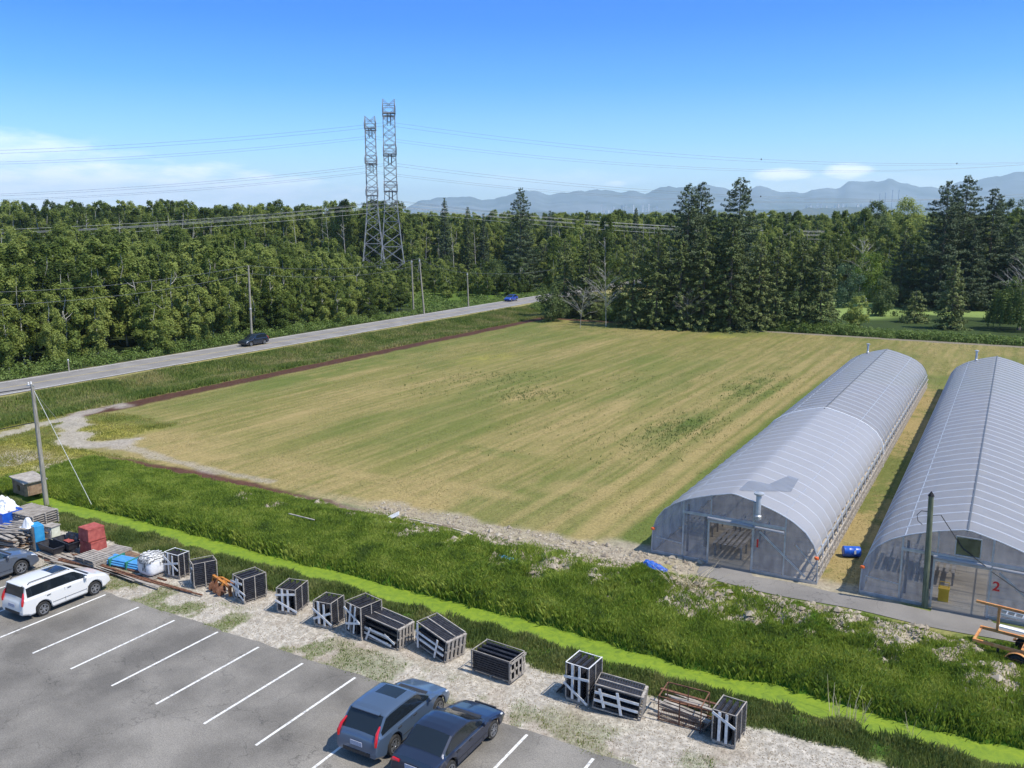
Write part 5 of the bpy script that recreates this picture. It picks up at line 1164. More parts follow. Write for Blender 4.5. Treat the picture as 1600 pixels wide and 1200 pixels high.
pk = paint('dark_navy_paint', (.012, .018, .032)); pu = paint('bright_blue_paint', (.01, .05, .33))
UP = R(90)
# white wagon: nose toward the gravel
fw, rw = P(146, 929), P(70, 963)
c_ = (fw + rw) / 2; hd = math.atan2((fw - rw).y, (fw - rw).x)
car('white boxy family car with dark glass roof parked nose to the gravel', (c_.x - .78, c_.y - .03, .03), UP + R(.5), pw, L=4.5, W=1.77, Hh=1.70, wb=2.63, wr=.335, belt=1.06, hood=(.95, 1.08), cowl=1.16, rf=.42, rr=-1.98, tail=1.02, tx=-2.14, sunroof=(-.50, .32), bp=-.20, cp_=-1.22)
fw = P(36, 898); car('slate grey pickup like car cut by the left edge, beside the white one', (fw.x - .93, fw.y - 1.5, .03), UP, pg, L=4.95, W=1.92, Hh=1.75, wb=2.85, wr=.38, belt=1.14, hood=(.98, 1.13), cowl=1.1, rf=.35, rr=-2.0, tail=1.08, tx=-2.3)
fw = P(685, 1121); car('blue grey crossover with a dark sunroof at the bottom edge of the lot', (fw.x - .86, fw.y - 1.38, .03), UP + R(1), pb, L=4.55, W=1.84, Hh=1.64, wb=2.70, wr=.36, belt=1.04, hood=(.86, 1.03), cowl=1.0, rf=.2, rr=-1.62, tail=1.02, tx=-2.12, sunroof=(-.62, .02), rails=False)
fw = P(790, 1140); car('dark navy sedan at the bottom edge, right of the blue grey crossover', (fw.x - .95, fw.y - 2.1, .03), UP, pn, L=4.6, W=1.80, Hh=1.46, wb=2.70, wr=.33, belt=.94, hood=(.76, .93), cowl=.95, rf=.05, rr=-1.05, tail=.96, tx=-1.72, rails=False, spoil=False, cp_=-1.1)
fw = P(394, 541); car('dark navy car driving along the road beside the tall pole', (fw.x - .6, fw.y + .9, .06), R(-90) + R(1.9), pk, L=4.7, W=1.88, Hh=1.68, wb=2.75, wr=.36, belt=1.05, hood=(.88, 1.03), cowl=1.0, rf=.2, rr=-1.8, tail=1.0, tx=-2.15, rails=False, group='cars driving on the road')
fw = P(800, 471); car('bright blue small car driving on the far stretch of road', (fw.x - .5, fw.y + .4, .06), R(-90) + R(1.9), pu, L=4.2, W=1.78, Hh=1.50, wb=2.6, wr=.32, belt=.96, hood=(.78, .95), cowl=.95, rf=.1, rr=-1.3, tail=.98, tx=-1.95, rails=False, group='cars driving on the road')

# ------------------------------------------------------------------ nursery racks on pallets
def rack(label, L, N_, R_, H, boards, lying=False, endpal=False, cols=4, tilt=0.0, depth=None, top=None, lean=False, wid=None, wob=0.0):
    """upright: L, N_, R_ are the left, near and right corners of its base; lying: the pallet stands at the right end"""
    L, N_, R_ = Vector(L), Vector(N_), Vector(R_); ex = (N_ - L); ey = (R_ - N_); w = wid or ex.length; d = depth or ey.length; ang = math.atan2(ex.y, ex.x)
    if not lying:
        c = N_ - Vector((math.cos(ang), math.sin(ang), 0)) * w / 2 + Vector((-math.sin(ang), math.cos(ang), 0)) * d / 2
        t = thing('nursery_rack', label, 'rack', (c.x, c.y, .02), ang, 'black nursery racks on pallets'); Mx = Matrix.Rotation(R(wob), 4, 'Y')
        S = (w, d, H)
    else:
        c = N_; t = thing('nursery_rack', label, 'rack', (N_.x, N_.y, .02), ang, 'black nursery racks on pallets')
        # tipped over: local z of the rack runs toward -x, its base faces +x
        S = (H, d, w); Mx = Matrix.Translation((-.05, d / 2, .0)) @ Matrix.Rotation(R(-90 + tilt), 4, 'Y') @ Matrix.Translation((H / 2, 0, 0))
    W_, D_, T_ = S
    def put(mb, name, m):
        o = mb.build(name, m, t); o.data.transform(Mx); return o
    pal = MB()
    for k in range(6): pal.box(*(((-W_ / 2 + (k + .5) * W_ / 6, 0, .115), (W_ / 6 * .68, D_, .02)) if not lying else ((0, -D_ / 2 + (k + .5) * D_ / 6, .115), (W_, D_ / 6 * .68, .02))))
    for k in range(5): pal.box(*(((-W_ / 2 + (k + .5) * W_ / 5, 0, .01), (W_ / 5 * .5, D_, .02)) if not lying else ((0, -D_ / 2 + (k + .5) * D_ / 5, .01), (W_, D_ / 5 * .55, .02))))
    for q in (-.5, 0, .5): pal.box(*(((0, q * (D_ - .08), .063), (W_, .07, .082)) if not lying else ((q * (W_ - .08), 0, .063), (.07, D_, .082))))
    put(pal, 'pallet', M['grey_wood'])
    z0, z1 = .14, T_
    for k in range(cols):                                   # upright panels of flats, ribbed
        mb = MB(); x = -W_ / 2 + .07 + k * (W_ - .14) / (cols - 1); n = int((z1 - z0) / .10)
        for q in range(n): mb.box((x, 0, z0 + .05 + q * .10), (.11, D_ - .08, .045))
        mb.box((x, 0, (z0 + z1) / 2), (.03, D_ - .12, z1 - z0 - .04))
        for yy in (-D_ / 2 + .05, D_ / 2 - .05): mb.box((x, yy, (z0 + z1) / 2), (.09, .02, z1 - z0))
        put(mb, 'tray_panel', M['black_plastic'])
    for (x, y) in ((W_ / 2, -D_ / 2), (W_ / 2, 0), (W_ / 2, D_ / 2), (-W_ / 2, -D_ / 2), (-W_ / 2, D_ / 2), (-W_ / 6, -D_ / 2)):
        mb = MB(); mb.box((x, y, (z0 + z1) / 2), (.045, .045, z1 - z0 + .02)); put(mb, 'post', M['grey_wood'])
    mb = MB()
    for y in (-D_ / 2, D_ / 2): mb.box((0, y, z1 + .012), (W_ + .04, .035, .02))
    for x in (-W_ / 2, W_ / 2): mb.box((x, 0, z1 + .034), (.035, D_ + .04, .02))
    put(mb, 'top_rail', M['grey_wood'] if not top else M['white_board'])
    for i, (xa, za, xb, zb_) in enumerate(boards):          # pale boards nailed over the end, fractions of width and height
        a = Vector((-W_ / 2 + xa * W_, -D_ / 2 - .035 - .022 * (i % 4), z0 + za * (z1 - z0))); b_ = Vector((-W_ / 2 + xb * W_, -D_ / 2 - .035 - .022 * (i % 4), z0 + zb_ * (z1 - z0)))
        mb = MB(); mb.beam(a, b_, .10, .018, (0, 1, 0)); put(mb, 'board', M['grey_wood' if endpal else 'white_board'])
    if lean:
        mb = MB(); mb.add([(-W_ / 2 - .55, -.3, .0), (-W_ / 2 - .1, -.35, .62), (-W_ / 2 - .08, .45, .62), (-W_ / 2 - .5, .4, .0), (-W_ / 2 - .58, -.3, .02), (-W_ / 2 - .13, -.35, .64), (-W_ / 2 - .11, .45, .64), (-W_ / 2 - .53, .4, .02)], [(0, 1, 2, 3), (7, 6, 5, 4), (0, 4, 5, 1), (1, 5, 6, 2), (2, 6, 7, 3), (3, 7, 4, 0)]); put(mb, 'loose_tray', M['black_plastic'])
    return t
V2 = [(.30, 0, .30, 1), (.62, 0, .62, 1)]
rack('rack with white trim round its top, nearest the wrapped white bale', P(260, 900), P(281, 906), P(298, 899), 1.28, [(.25, 0, .25, 1.0), (.6, 0, .6, .95), (-.05, .85, 1.0, .3), (-.05, .45, 1.05, .68)], top=True)
rack('plain dark rack turned sideways beside the orange implement', P(299, 913), P(304, 921), P(334, 909), 1.27, [(.5, .75, .9, .82), (.3, 0, .35, .5)], cols=3)
rack('rack with a low fan of pale boards, right of the orange implement', P(366, 936), P(382, 945), P(413, 931), 1.24, [(.3, .1, .35, .9), (.62, .15, .55, .95), (-.1, .72, 1.0, .82), (-.1, .58, 1.3, .38), (0, .5, 1, .05)])
rack('rack with two upright boards alone in the middle of the gravel strip', P(434, 958), P(463, 962), P(483, 946), 1.22, V2 + [(-.05, .72, 1.0, .85), (-.05, .5, 1.1, .05)])
rack('rack with crossing boards like a star, left of the toppled one', P(492, 979), P(519, 985), P(540, 971), 1.22, [(.28, .05, .28, 1.02), (.62, .0, .62, .95), (0, .25, 1.0, .62), (0, .72, 1.05, .1)], wob=-1)
rack('tallest upright rack, its long diagonal boards touching the toppled rack', P(541, 990), P(565, 1002), P(590, 985), 1.5, [(.2, .1, .42, 1.0), (.55, .05, .72, 1.0), (.0, .85, 1.0, .5), (.1, .3, 1, .52)])
rack('toppled rack lying against the tallest upright one', P(567, 997), P(624, 1018), P(651, 1004), .95, [(.45, .2, .45, 1.05), (.1, .12, .2, .9), (-.12, .85, .55, .72), (.3, .0, .55, .3)], lying=True, tilt=4)
rack('short toppled rack tilted up, between the long toppled one and the flat box shaped one', P(650, 1014), P(697, 1038), P(724, 1021), .98, [(.3, 0, .3, 1), (.6, 0, .6, 1), (-.1, .85, 1.0, .95), (.0, .25, .9, .2)], lying=True, tilt=9)
rack('box shaped grey framed rack on its side with no white boards', P(796, 1071), P(819, 1053), P(758, 1040), .95, [(.04, 0, .04, 1), (.28, 0, .28, 1), (.5, 0, .5, 1), (.72, 0, .72, 1), (.96, 0, .96, 1), (0, .5, 1, .5), (0, .04, 1, .04), (0, .97, 1, .97)], endpal=True, depth=1.85)
rack('tall open slatted rack with a loose tray leaning on it, near the bottom', P(884, 1094), P(919, 1106), P(941, 1087), 1.55, V2 + [(-.05, .62, 1.05, .7), (-.05, .45, 1.0, .0)], lean=True, top=True)
rack('toppled rack near the bottom edge, beside the wire cage', P(928, 1113), P(1003, 1128), P(1020, 1111), .95, [(.35, 0, .35, 1), (.7, 0, .7, 1), (.9, .9, .15, .75), (.95, .5, .05, .35)], lying=True, tilt=6)
rack('black rack at the very bottom edge, right of the wire cage', P(1112, 1160), P(1148, 1172), P(1168, 1150), 1.25, V2 + [(.0, .95, 1, .6)], lean=True)
# wire cage with boards
a, b, c = P(1028, 1124), P(1094, 1142), P(1052, 1108)
t = thing('wire_cage', 'rusty open wire cage frame around loose boards, bottom right of the gravel', 'cage', ((a + b) / 2) + Vector((0, .5, .02)), math.atan2((b - a).y, (b - a).x)); w, d, h = (b - a).length / 2, .55, .95
mb = MB()
for x in (-w, -w * .0, w):
    for y in (-d, d): mb.beam((x, y, 0), (x, y, h), .035)
for z in (.03, h):
    for y in (-d, d): mb.beam((-w, y, z), (w, y, z), .035)
    for x in (-w, w): mb.beam((x, -d, z), (x, d, z), .035)
mb.build('frame', M['rust'], t); mb = MB()
for z in np.linspace(.1, .85, 8): mb.beam((-w, -d, z), (w, -d, z), .010)
for x in np.linspace(-w, w, 26): mb.beam((x, -d, 0), (x, -d, h * .6), .010)
mb.build('wire_mesh', M['rust'], t)
def plank_bundle(label, pts, n, L, m, seed, wd=.12, spread=.5, zmax=.3, name='plank', cat='planks'):
    """each plank is a thing of its own"""
    rs = random.Random(seed); out = []
    for i in range(n):
        a, b = pts; k = (i / max(1, n - 1) - .5) * 2 * spread; dirv = (b - a).normalized(); nrm = Vector((-dirv.y, dirv.x, 0)); s0 = rs.uniform(0, .25); s1 = rs.uniform(.7, 1)
        p = a.lerp(b, s0) + nrm * (k + rs.uniform(-.12, .12)); q = a.lerp(b, s1) + nrm * (k + rs.uniform(-.2, .2)); z = .07 + (i % 4) * zmax / 4
        mb = MB(); mb.beam(p + Vector((0, 0, z)), q + Vector((0, 0, z + rs.uniform(-.02, .03))), wd * rs.uniform(.6, 1.2), .04)
        o = mb.build(name, M[m if rs.random() < .7 else 'rust' if m != 'rust' else 'grey_wood']); tag(o, label, cat, label.replace('one of the ', ''))
plank_bundle('one of the weathered boards lying past the wire cage', (P(1022, 1098), P(1128, 1136)), 14, 4, 'grey_wood', 3, spread=.75, zmax=.42)
# ------------------------------------------------------------------ things left lying along the yard
def T(name, label, cat, p, rz=0, group=None): p = Vector(p); return thing(name, label, cat, (p.x, p.y, p.z if p.z else .02), rz, group)
def pallet(label, p, rz, n=1, w=1.2, d=1.0, m='grey_wood', group='wooden pallets'):
    for q in range(n):
        lb = label if n == 1 else ('lowest', 'topmost' if n == 2 else 'middle', 'topmost')[q] + ' pallet of the ' + label
        t = T('pallet', lb, 'pallet', (p.x + .03 * (q % 2), p.y - .02 * q, .02 + q * .148), rz + R(q), group); z = 0; mb = MB()
        for k in range(7): mb.box((0, -d / 2 + (k + .5) * d / 7, z + .125), (w, d / 7 * .72, .02))
        mb.build('deck_boards', M[m], t); mb = MB()
        for x in (-w / 2 + .05, 0, w / 2 - .05): mb.box((x, 0, z + .07), (.09, d, .09))
        for k in range(3): mb.box((0, (k - 1) * d * .43, z + .012), (w, .1, .022))
        mb.build('stringer', M[m], t)
    return t
# blue barrel between the greenhouses
t = T('barrel', 'blue plastic barrel lying on the dry grass between the greenhouses', 'barrel', (-6.35, 48.3, .31), R(24)); mb = MB()
mb.lathe([(0, -.45), (.27, -.45), (.295, -.42), (.29, -.2), (.30, -.17), (.29, -.14), (.29, .14), (.30, .17), (.29, .2), (.295, .42), (.27, .45), (0, .45)], axis='x', n=28); mb.build('body', M['blue_plastic'], t, True)
mb = MB(); mb.box((.12, -.292, .06), (.1, .012, .2)); mb.build('paper_label', M['white_board'], t)
# crumpled blue tarp
def crumple(name, label, cat, p, w, d, h, m, seed, res=26, kind=None):
    xs = np.linspace(-w / 2, w / 2, res); ys = np.linspace(-d / 2, d / 2, res); X, Y = np.meshgrid(xs, ys); r = np.sqrt((2 * X / w) ** 2 + (2 * Y / d) ** 2)
    Z = np.maximum(0, 1 - r ** 2) * h * (.4 + 1.1 * fbm(X + seed, Y, .3, 4, seed)) + .01; X = X + (fbm(X, Y + seed, .3, 3, seed + 1) - .5) * w * .25; Y = Y + (fbm(X, Y, .3, 3, seed + 2) - .5) * d * .25
    V = np.stack([X, Y, Z], -1).reshape(-1, 3); i = np.arange(res - 1)[:, None] * res; j = np.arange(res - 1)[None]
    F = np.stack([i + j, i + j + 1, i + res + j + 1, i + res + j], -1).reshape(-1, 4); o = link(name, mesh_np(name, V, F, False), M[m]); p = Vector(p); o.location = (p.x, p.y, tz(p.x, p.y)); return tag(o, label, cat)
crumple('blue_tarp', 'crumpled blue tarp on the rubble in front of the left greenhouse', 'tarp', P(1018, 889), 1.5, .8, .45, 'blue_tarp', 3)
crumple('plastic_sheet', 'pale bluish plastic sheet lying flat in the grass left of the rubble', 'sheet', P(790, 877), 1.6, .45, .12, 'light_blue', 8)
p = P(612, 816); t = T('board', 'short white board propped up in the grass below the field', 'board', (p.x, p.y, tz(p.x, p.y) + .25), R(20)); mb = MB(); mb.box((0, 0, .0), (1.1, .34, .03), Matrix.Rotation(R(-28), 3, 'Y') @ Matrix.Rotation(R(30), 3, 'X')); mb.build('panel', M['white_board'], t)
for (a, b_, lb) in (((640, 823), (690, 832), 'longer pale plank lying in the grass above the rubble'), ((708, 838), (738, 848), 'shorter pale plank lying across the rubble'), ((452, 818), (492, 826), 'dark thin stick lying in the green grass left of the white board')):
    a, b_ = P(*a), P(*b_); mb = MB(); mb.beam(a + Vector((0, 0, tz(a.x, a.y) + .42)), b_ + Vector((0, 0, tz(b_.x, b_.y) + .40)), .09, .04); tag(mb.build('plank', M['pale_wood' if a.x > -33 else 'grey_wood']), lb, 'plank')
# dried straw clump and dry reeds
def reeds(label, p, n, h, sp, seed, lean=.6):
    rs = random.Random(seed); mb = MB(); z = tz(p.x, p.y)
    for i in range(n):
        a = rs.uniform(0, 6.28); r = rs.uniform(0, sp); b = Vector((p.x + math.cos(a) * r, p.y + math.sin(a) * r, z)); L = h * rs.uniform(.5, 1.1); d = Vector((rs.uniform(-lean, lean), rs.uniform(-lean, lean), 1)).normalized()
        mb.tube([b, b + d * L * .6, b + d * L + Vector((rs.uniform(-.1, .1), rs.uniform(-.1, .1), -.05))], [.014, .011, .004], 4, False)
    return tag(mb.build('dry_reeds', M['straw']), label, 'dry plants')
reeds('tangle of dry straw coloured stalks in front of the left greenhouse path', P(1078, 925), 70, 1.5, .9, 1, 1.6)
reeds('tall pale dry reeds at the edge of the duckweed, lower right', P(1315, 1112), 16, 1.9, .7, 2, .25)
reeds('few pale dry reeds by the duckweed at the far lower right', P(1345, 1105), 7, 1.8, .4, 3, .3)
reeds('pale dry stalks leaning over the ditch at the bottom right corner', P(1435, 1130), 8, 1.7, .6, 4, .5)
# little wooden shelter over the culvert at the left
t = T('wooden_hutch', 'small brown wooden hutch with a dark square opening at the ditch end', 'hutch', P(31, 773), R(-6)); mb = MB()
for (x0, x1, z0, z1) in ((-.85, -.2, 0, .95), (.2, .85, 0, .95), (-.2, .2, 0, .25), (-.2, .2, .65, .95)): mb.box(((x0 + x1) / 2, 0, (z0 + z1) / 2), (x1 - x0, .06, z1 - z0))
mb.box((-.83, .7, .47), (.05, 1.4, .95)); mb.box((.83, .7, .47), (.05, 1.4, .95)); mb.build('wall', M['brown_wood'], t)
mb = MB(); mb.box((0, .65, 1.02), (2.0, 1.6, .07), Matrix.Rotation(R(6), 3, 'Y')); mb.build('roof', M['grey_wood'], t)
mb = MB(); mb.box((0, .5, .45), (.5, .04, .5)); mb.build('opening', M['dark'], t)  # black panel behind the hole, painting the shade inside the hutch
x = RS.uniform(-60.5, -58.6, 260); y = RS.uniform(32.2, 34.6, 260); stones('broken_concrete', x, y, RS.uniform(.08, .26, 260), m_clod, 'heap of broken concrete and sticks beside the hutch', 'rubble heap')
# lumber stack on pallets
t = T('lumber_stack', 'stack of old weathered boards and pallets at the left edge', 'lumber', P(28, 853), R(2)); rs = random.Random(6)
for k in range(2):
    mb = MB()
    for y in (-1.1, 0, 1.1): mb.box((0, y, .07 + k * .15), (2.7, .1, .1))
    for x in np.linspace(-1.25, 1.25, 9): mb.box((x, 0, .135 + k * .15), (.16, 2.4, .02))
    mb.build('pallet_base', M['grey_wood'], t)
for lay in range(6):
    mb = MB()
    for j in range(8): mb.box((rs.uniform(-.15, .15), -1.05 + j * .3 + rs.uniform(-.05, .05), .36 + lay * .125), (2.6 + rs.uniform(-.4, .2), .2, .05), Matrix.Rotation(R(rs.uniform(-7, 7)), 3, 'Z') @ Matrix.Rotation(R(rs.uniform(-2, 2)), 3, 'Y'))
    mb.build('board_layer', M['grey_wood' if lay % 3 else 'brown_wood'], t)
mb = MB()
for j in range(6): mb.box((rs.uniform(-.2, .3), -.8 + j * .3, 1.10), (2.3, .11, .03), Matrix.Rotation(R(14 + rs.uniform(-9, 9)), 3, 'Z'))
mb.build('loose_laths', M['grey_wood'], t)
t = T('lattice_panel_stack', 'stack of slatted grey panels behind the lumber', 'panels', P(52, 822), R(3)); mb = MB()
for q in range(7):
    for k in range(18): mb.box((-1.2 + k * .14 + rs.uniform(-.02, .02), rs.uniform(-.04, .04), .16 + q * .14), (.07, 1.7, .035))
mb.build('slats', M['grey_wood'], t); mb = MB()
for q in range(7):
    for y in (-.8, 0, .8): mb.box((0, y, .11 + q * .14), (2.6, .08, .06))
for x in (-1.1, 0, 1.1):
    for y in (-.7, .7): mb.box((x, y, .04), (.14, .14, .08))
mb.build('support', M['grey_wood'], t)
t = T('blue_bin', 'deep blue open plastic bin half hidden under white sheeting', 'bin', P(6, 822), R(0)); mb = MB()
mb.box((0, -.55, .55), (2.0, .06, 1.0)); mb.box((0, .55, .55), (2.0, .06, 1.0)); mb.box((-.97, 0, .55), (.06, 1.04, 1.0)); mb.box((.97, 0, .55), (.06, 1.04, 1.0)); mb.box((0, 0, .06), (1.9, 1.04, .05)); mb.build('tub', M['blue_plastic'], t)
mb = MB(); mb.box((0, -.6, 1.06), (2.1, .08, .08)); mb.box((0, .6, 1.06), (2.1, .08, .08)); mb.build('rim', M['blue_plastic'], t)
o = crumple('white_sheeting', 'crumpled white plastic sheeting heaped over the blue bin', 'sheeting', P(8, 818), 2.3, 1.5, .75, 'white_fabric', 12); o.location.z = .95
# cardboard and cyan panel standing box
t = T('board_crate', 'upright open crate of cyan boards with brown cardboard inside', 'crate', P(60, 858), R(-12)); mb = MB(); mb.box((.42, 0, .72), (.06, .5, 1.44)); mb.box((0, 0, 1.42), (.84, .5, .06)); mb.build('cyan_board', M['cyan_board'], t)
mb = MB(); mb.box((0, -.2, .70), (.74, .05, 1.38)); mb.box((-.36, 0, .70), (.04, .42, 1.36)); mb.build('cardboard', M['pale_wood'], t); mb = MB(); mb.tube([(-.45, -.3, 1.3), (-.42, -.3, .6), (-.3, -.32, .15), (.0, -.6, .03), (.3, -1.0, .02)], .045, 8); mb.build('hose', M['white_fabric'], t, True)
crumple('plastic_bag', 'white and clear plastic bag on top of the cyan board crate', 'bag', P(48, 858), .7, .6, .5, 'white_fabric', 15).location.z = 1.32
t = T('white_cabinet', 'small cream coloured cabinet standing behind the cyan board crate', 'cabinet', P(83, 848), R(8)); mb = MB(); mb.box((0, 0, .5), (.62, .55, 1.0)); mb.build('body', mat('cream_paint', (.55, .55, .42), (.68, .68, .55), 4, .7), t); mb = MB(); mb.box((0, 0, 1.03), (.72, .65, .05)); mb.build('lid', M['grey_wood'], t); mb = MB(); mb.box((0, -.285, .5), (.5, .02, .85)); mb.build('door', M['white_board'], t)
crumple('rubbish_heap', 'small heap of dark and white rubbish left of the cream cabinet', 'rubbish', P(72, 846), 1.0, .9, 1.0, 'grey_fabric', 19)
# black troughs on a pallet
pallet('grey pallet under the black troughs', P(86, 868), R(-4), 1, 1.9, 1.3)
for (cx, cy, cz, lb) in ((-.25, -.2, .2, 'front black plastic trough on the low pallet left of the red boxes'), (.15, .46, .34, 'rear black plastic trough on the low pallet, a broken red tray in it')):
    t = thing('black_trough', lb, 'trough', (P(88, 866).x, P(88, 866).y + .1, .17), R(-4), 'black plastic troughs'); mb = MB()
    w, d, h = .85, .34, .2
    mb.add([(cx - w * .85, cy - d * .8, cz - h), (cx + w * .85, cy - d * .8, cz - h), (cx + w * .85, cy + d * .8, cz - h), (cx - w * .85, cy + d * .8, cz - h), (cx - w, cy - d, cz + h), (cx + w, cy - d, cz + h), (cx + w, cy + d, cz + h), (cx - w, cy + d, cz + h)], [(0, 3, 2, 1), (0, 1, 5, 4), (1, 2, 6, 5), (2, 3, 7, 6), (3, 0, 4, 7)])
    mb.build('tub', M['black_plastic'], t); mb = MB(); cz += .2
    mb.box((cx, cy - .35, cz), (1.76, .05, .04)); mb.box((cx, cy + .35, cz), (1.76, .05, .04)); mb.box((cx - .86, cy, cz), (.05, .66, .04)); mb.box((cx + .86, cy, cz), (.05, .66, .04)); mb.build('rim', M['black_plastic'], t)
mb = MB(); mb.box((.45, .42, .56), (.5, .35, .05)); mb.build('broken_tray', M['red_crate'], t)
# black ribbed tray leaning on the red boxes
t = T('black_tray', 'large black ribbed plastic tray leaning against the red boxes', 'tray', P(112, 863), R(6)); mb = MB(); mt = Matrix.Rotation(R(-58), 3, 'X')
mb.box((0, 0, .52), (.95, 1.2, .04), Matrix.Rotation(R(62), 3, 'X')); mb.build('sheet', M['black_plastic'], t); mb = MB()
for a in (-.36, 0, .36):
    for q in (-.4, 0, .4): mb.box((a, q * math.cos(R(62)) - .05, .52 + q * math.sin(R(62))), (.24, .26, .10), Matrix.Rotation(R(62), 3, 'X'))
mb.build('pockets', M['black_plastic'], t)
# red boxes, two high
for k, lb in ((0, 'lower red wooden box under another one of the same red'), (1, 'upper red wooden box stacked on another one')):
    p = P(138, 866); t = thing('red_box', lb, 'box', (p.x + (-.05 if k else 0), p.y + .35, .05 + k * .76), R(-4 if k else 2), 'red boxes stacked in two'); w, d, h = 1.0, 1.0, .72; mb = MB(); s = .93
    mb.add([(-w / 2, -d / 2, 0), (w / 2, -d / 2, 0), (w / 2, d / 2, 0), (-w / 2, d / 2, 0), (-w / 2 * s, -d / 2 * s, h), (w / 2 * s, -d / 2 * s, h), (w / 2 * s, d / 2 * s, h), (-w / 2 * s, d / 2 * s, h)], [(0, 3, 2, 1), (4, 5, 6, 7), (0, 1, 5, 4), (1, 2, 6, 5), (2, 3, 7, 6), (3, 0, 4, 7)]); mb.build('body', M['red_crate'], t)
    mb = MB()
    mb.box((0, 0, .04), (w * 1.02, d * 1.02, .07)); mb.build('base_rim', M['red_crate'], t); mb = MB(); mb.box((0, 0, h - .05), (w * .97, d * .97, .07)); mb.build('top_rim', M['red_crate'], t); mb = MB()
    for x in (-.3, .3): mb.box((x, 0, -.03), (.12, d, .06))
    mb.build('skid', M['rust'], t)
pallet('thicker grey stack right of the red boxes', P(148, 880), R(-2), 3, 1.7, 1.2)
pallet('thinner grey stack behind the thicker one', P(180, 866), R(5), 2, 1.3, 1.2)
# blue pipes tied in a bundle
t = T('pipe_bundle', 'bundle of light blue plastic pipes tied with green straps', 'pipes', P(200, 884), R(0)); rs = random.Random(2)
a, b_ = P(182, 884), P(222, 892); ln = (b_ - a).length / 2 + .2; rz = math.atan2((b_ - a).y, (b_ - a).x); t.rotation_euler.z = rz
for k in range(22):
    r_, c_i = divmod(k, 8); mb = MB(); y = -.42 + c_i * .115 + r_ * .05; z = .12 + r_ * .11; s = rs.uniform(-.1, .1); mb.tube([(-ln + s, y, z), (ln + s, y, z)], .052, 8); mb.build('pipe', M['light_blue'], t, True)
mb = MB()
for x in (-ln * .7, ln * .35): mb.box((x, 0, .2), (.09, 1.06, .42))
mb.build('strap', mat('green_strap', (.02, .16, .10), (.03, .22, .14), 5, .6), t)
pallet('low brown pallet behind the blue pipes', P(206, 872), R(0), 1, 1.7, .8, 'brown_wood')
# wrapped bale
pallet('pallet under the white wrapped bale', P(240, 899), R(-2), 1, 1.15, 1.15)
p = P(240, 899); t = thing('wrapped_bale', 'white wrapped bale with a torn grey patterned cover', 'bale', (p.x, p.y, .17), R(-2)); n = 22; V = []; Fq = []
def bale(s=1.0, zmin=-2, off=0):
    V, F = [], []
    for i in range(n + 1):
        for j in range(n * 2):
            th = math.pi * i / n; ph = math.pi * j / n; e = .42
            f = lambda q: math.copysign(abs(q) ** e, q)
            x = .60 * s * f(math.sin(th)) * f(math.cos(ph)); y = .60 * s * f(math.sin(th)) * f(math.sin(ph)); z = .52 + .52 * s * (f(math.cos(th)) if math.cos(th) < 0 else abs(math.cos(th)) ** .7)
            w = .05 * (float(fbm(np.array([x * 2 + z]), np.array([y * 2 - z]), .5, 3, 7)[0]) - .5); V.append((x * (1 + w), y * (1 + w), max(0, z + w)))
    for i in range(n):
        for j in range(n * 2): a = i * 2 * n + j; b = i * 2 * n + (j + 1) % (2 * n); F.append((a, b, b + 2 * n, a + 2 * n))
    return V, F
V, F = bale(); mb = MB(); mb.add(V, F); mb.build('wrap', M['white_fabric'], t, True)
V, F = bale(1.03); F = [f for f in F if V[f[0]][2] > .62 + .35 * abs(V[f[0]][0] - .0) * (V[f[0]][1] < 0) + (.9 if V[f[0]][1] > .1 and V[f[0]][2] < .95 else 0) - .25 * (V[f[0]][1] < -.3) * (abs(V[f[0]][0]) < .25)]
mb = MB(); mb.add(V, F); o = mb.build('torn_cover', M['grey_fabric'], t, True)
mb = MB(); rs = random.Random(9)
for k in range(26): a = rs.uniform(-.45, .45); b_ = rs.uniform(-.4, .4); mb.box((a, b_, 1.10 - .12 * (a * a + b_ * b_)), (.05, .16, .02), Matrix.Rotation(rs.uniform(-.5, .2), 3, 'Z'))
mb.build('white_flakes', M['white_board'], t)
# long rusty pipes and boards
rs = random.Random(8); e0 = [(62, 852), (66, 860), (72, 866), (60, 870), (78, 872), (92, 866), (96, 862), (110, 868), (80, 880), (100, 884), (70, 878)]; e1 = [(260, 908), (300, 928), (248, 922), (225, 905), (316, 933), (210, 912), (190, 888), (236, 912), (170, 902), (205, 905), (160, 896)]
nm = ['longest rusty pipe on the gravel, reaching past the dark racks', 'second long rusty pipe, nearest the lot among those past the bale']
for k, (a, b_) in enumerate(zip(e0, e1)):
    a, b_ = P(*a), P(*b_); z = .06 + .05 * (k % 3); mb = MB()
    if k % 3 == 2: mb.beam(a + Vector((0, 0, z)), b_ + Vector((0, 0, z)), .16, .04); tag(mb.build('long_board', M['grey_wood']), 'long weathered board lying among the rusty pipes behind the white car', 'board', 'long boards among the rusty pipes')
    else:
        mb.tube([a + Vector((0, 0, z)), b_ + Vector((0, 0, z))], .045, 8)
        if k == 4: tag(mb.build('rusty_pipe', M['rust']), 'longest rusty pipe on the gravel, reaching past the sideways rack', 'pipe')
        elif k == 1: tag(mb.build('rusty_pipe', M['rust']), 'second longest rusty pipe, ending on the gravel in front of the trimmed rack', 'pipe')
        else: tag(mb.build('rusty_pipe', M['rust']), 'rusty pipe in the tangle behind the white car', 'pipe', 'rusty pipes in the tangle')
for k in range(7):
    a = P(75 + k * 9, 868 + k * 2); b_ = P(150 + k * 12, 884 + k * 5); mb = MB(); mb.beam(a + Vector((0, 0, .05)), b_ + Vector((0, 0, .07)), .14, .035); tag(mb.build('short_board', M['brown_wood' if k % 2 else 'grey_wood']), 'short board in the heap between the cars and the pallets', 'board', 'short boards in the heap')
